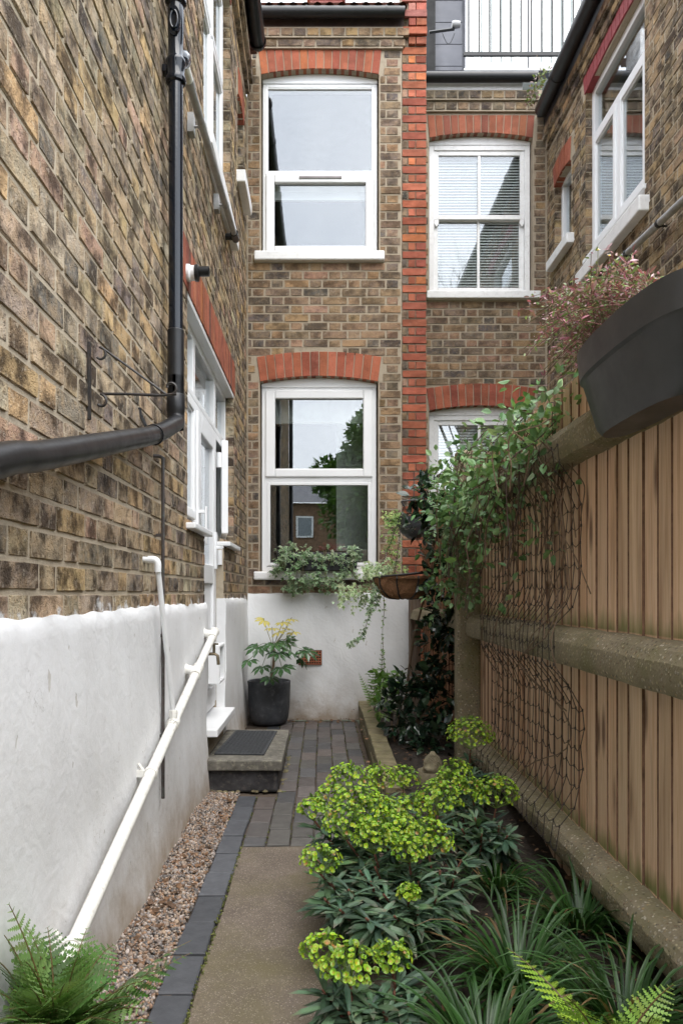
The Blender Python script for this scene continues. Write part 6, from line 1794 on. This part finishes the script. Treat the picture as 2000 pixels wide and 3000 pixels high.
for s in (-1, 1): mb.lathe([(0, -.018), (.006, -.014), (.008, .006), (0, .014)], (sx.x + s * .043, sx.y + .004, hz_ - .008), 8)
mb.build('ears', STATUE, stt, smooth=True)

# ================================================================= garden behind the viewer (seen in the windows)
bh = thing('far_house', 'brown brick house with slate roof reflected in the lower window', 'house', (-1.5, -26, 0))
mb = MB(); mb.box((-7, -32, 0), (5, -26, 5.9)); mb.build('wall', m_plain('far_brick', (.20, .12, .07), .9, var=.3, scale=5), bh)
mb = MB(); mb.prism([(-7.4, -25.6, 5.9), (5.4, -25.6, 5.9), (3.5, -29, 7.9), (-5.5, -29, 7.9)], (0, -.1, 0)); mb.build('roof', SLATE, bh, recalc=True)
mb = MB(); ring(Face('B', 0), mb, 0, 1, 0, 1, .01, 0, .01) if False else mb.box((-1.42, -25.97, 4.05), (-.5, -25.9, 5.2)); f_ = mb.build('window', PVC, bh)
mb = MB(); mb.box((-1.32, -25.89, 4.15), (-.6, -25.88, 5.1)); mb.build('pane', m_plain('far_pane', (.2, .23, .25), .2), f_)
def tree(name, label, c, rad, n, size, tints, trunk_r, cat='tree'):
    g = thing(name, label, cat, (c[0], c[1], 0)); mb = MB(); c = Vector(c)
    cl = [(c + Vector(tuple(dirs(1)[0] * RNG.uniform(.3, .85) * np.array(rad))), RNG.uniform(.25, .45) * min(rad)) for _ in range(40)]
    for (q, r_) in cl:
        m_ = n // 40; d = dirs(m_); P = np.array(q)[None] + d * r_ * RNG.random((m_, 1)) ** .35; leaves_on(mb, OV, P, d + RNG.normal(0, .5, (m_, 3)), RNG.uniform(size * .6, size * 1.2, m_), cols(tints, m_, .35), .6)
    mb.build('crown', LEAF, g)
    mb = MB(); mb.tube([(c.x, c.y, 0), (c.x + .1, c.y, c.z * .6), (c.x, c.y, c.z + rad[2] * .4)], [trunk_r, trunk_r * .7, trunk_r * .25], 8, 0, (.10, .07, .05))
    for (q, r_) in cl[::4]: mb.tube([(c.x, c.y, c.z * .7), tuple(Vector((c.x, c.y, c.z)).lerp(q, .5)), tuple(q)], [trunk_r * .4, trunk_r * .2, .01], 5, 0, (.10, .07, .05))
    mb.build('trunk', STEM, g, smooth=True)
tree('garden_tree', 'broad green tree reflected in the lower window', (1.75, -10.5, 4.6), (2.0, 2.0, 3.4), 30000, .17, [(.07, .15, .025), (.10, .19, .03), (.05, .11, .02)], .22)
tree('red_maple', 'low red-leaved bush reflected in the lower window', (.1, -7.5, 1.75), (1.1, .8, .8), 7000, .06, [(.22, .065, .045), (.28, .09, .06), (.15, .04, .035)], .05, 'shrub')

def bare_tree(label, base, H, seed):
    rr = random.Random(seed); g = thing('bare_tree', label, 'tree', base); mb = MB()
    def br(p, v, L, r_, lv):
        pts = [p.copy()]
        for i in range(4):
            v = (v + Vector((rr.uniform(-.16, .16), rr.uniform(-.16, .16), .05))).normalized(); p = p + v * L / 4; pts.append(p.copy())
        mb.tube(pts, np.linspace(r_, r_ * .6, 5), 4 if lv > 1 else 7, 0, (.07, .055, .045), cap=False)
        if lv < 6:
            for k in range(3 if lv < 4 else 2):
                i = rr.choice((2, 3, 4)); a = Vector((rr.uniform(-1, 1), rr.uniform(-1, 1), rr.uniform(-.1, .9))); br(pts[i], (v + a * .75).normalized(), L * rr.uniform(.6, .8), r_ * .55, lv + 1)
    br(Vector(base), Vector((0, 0, 1)), H * .33, .13, 0)
    mb.build('branches', STEM, g)
bare_tree('tall leafless tree reflected in the sash window with blinds', (5.6, -12, 0), 17, 3)
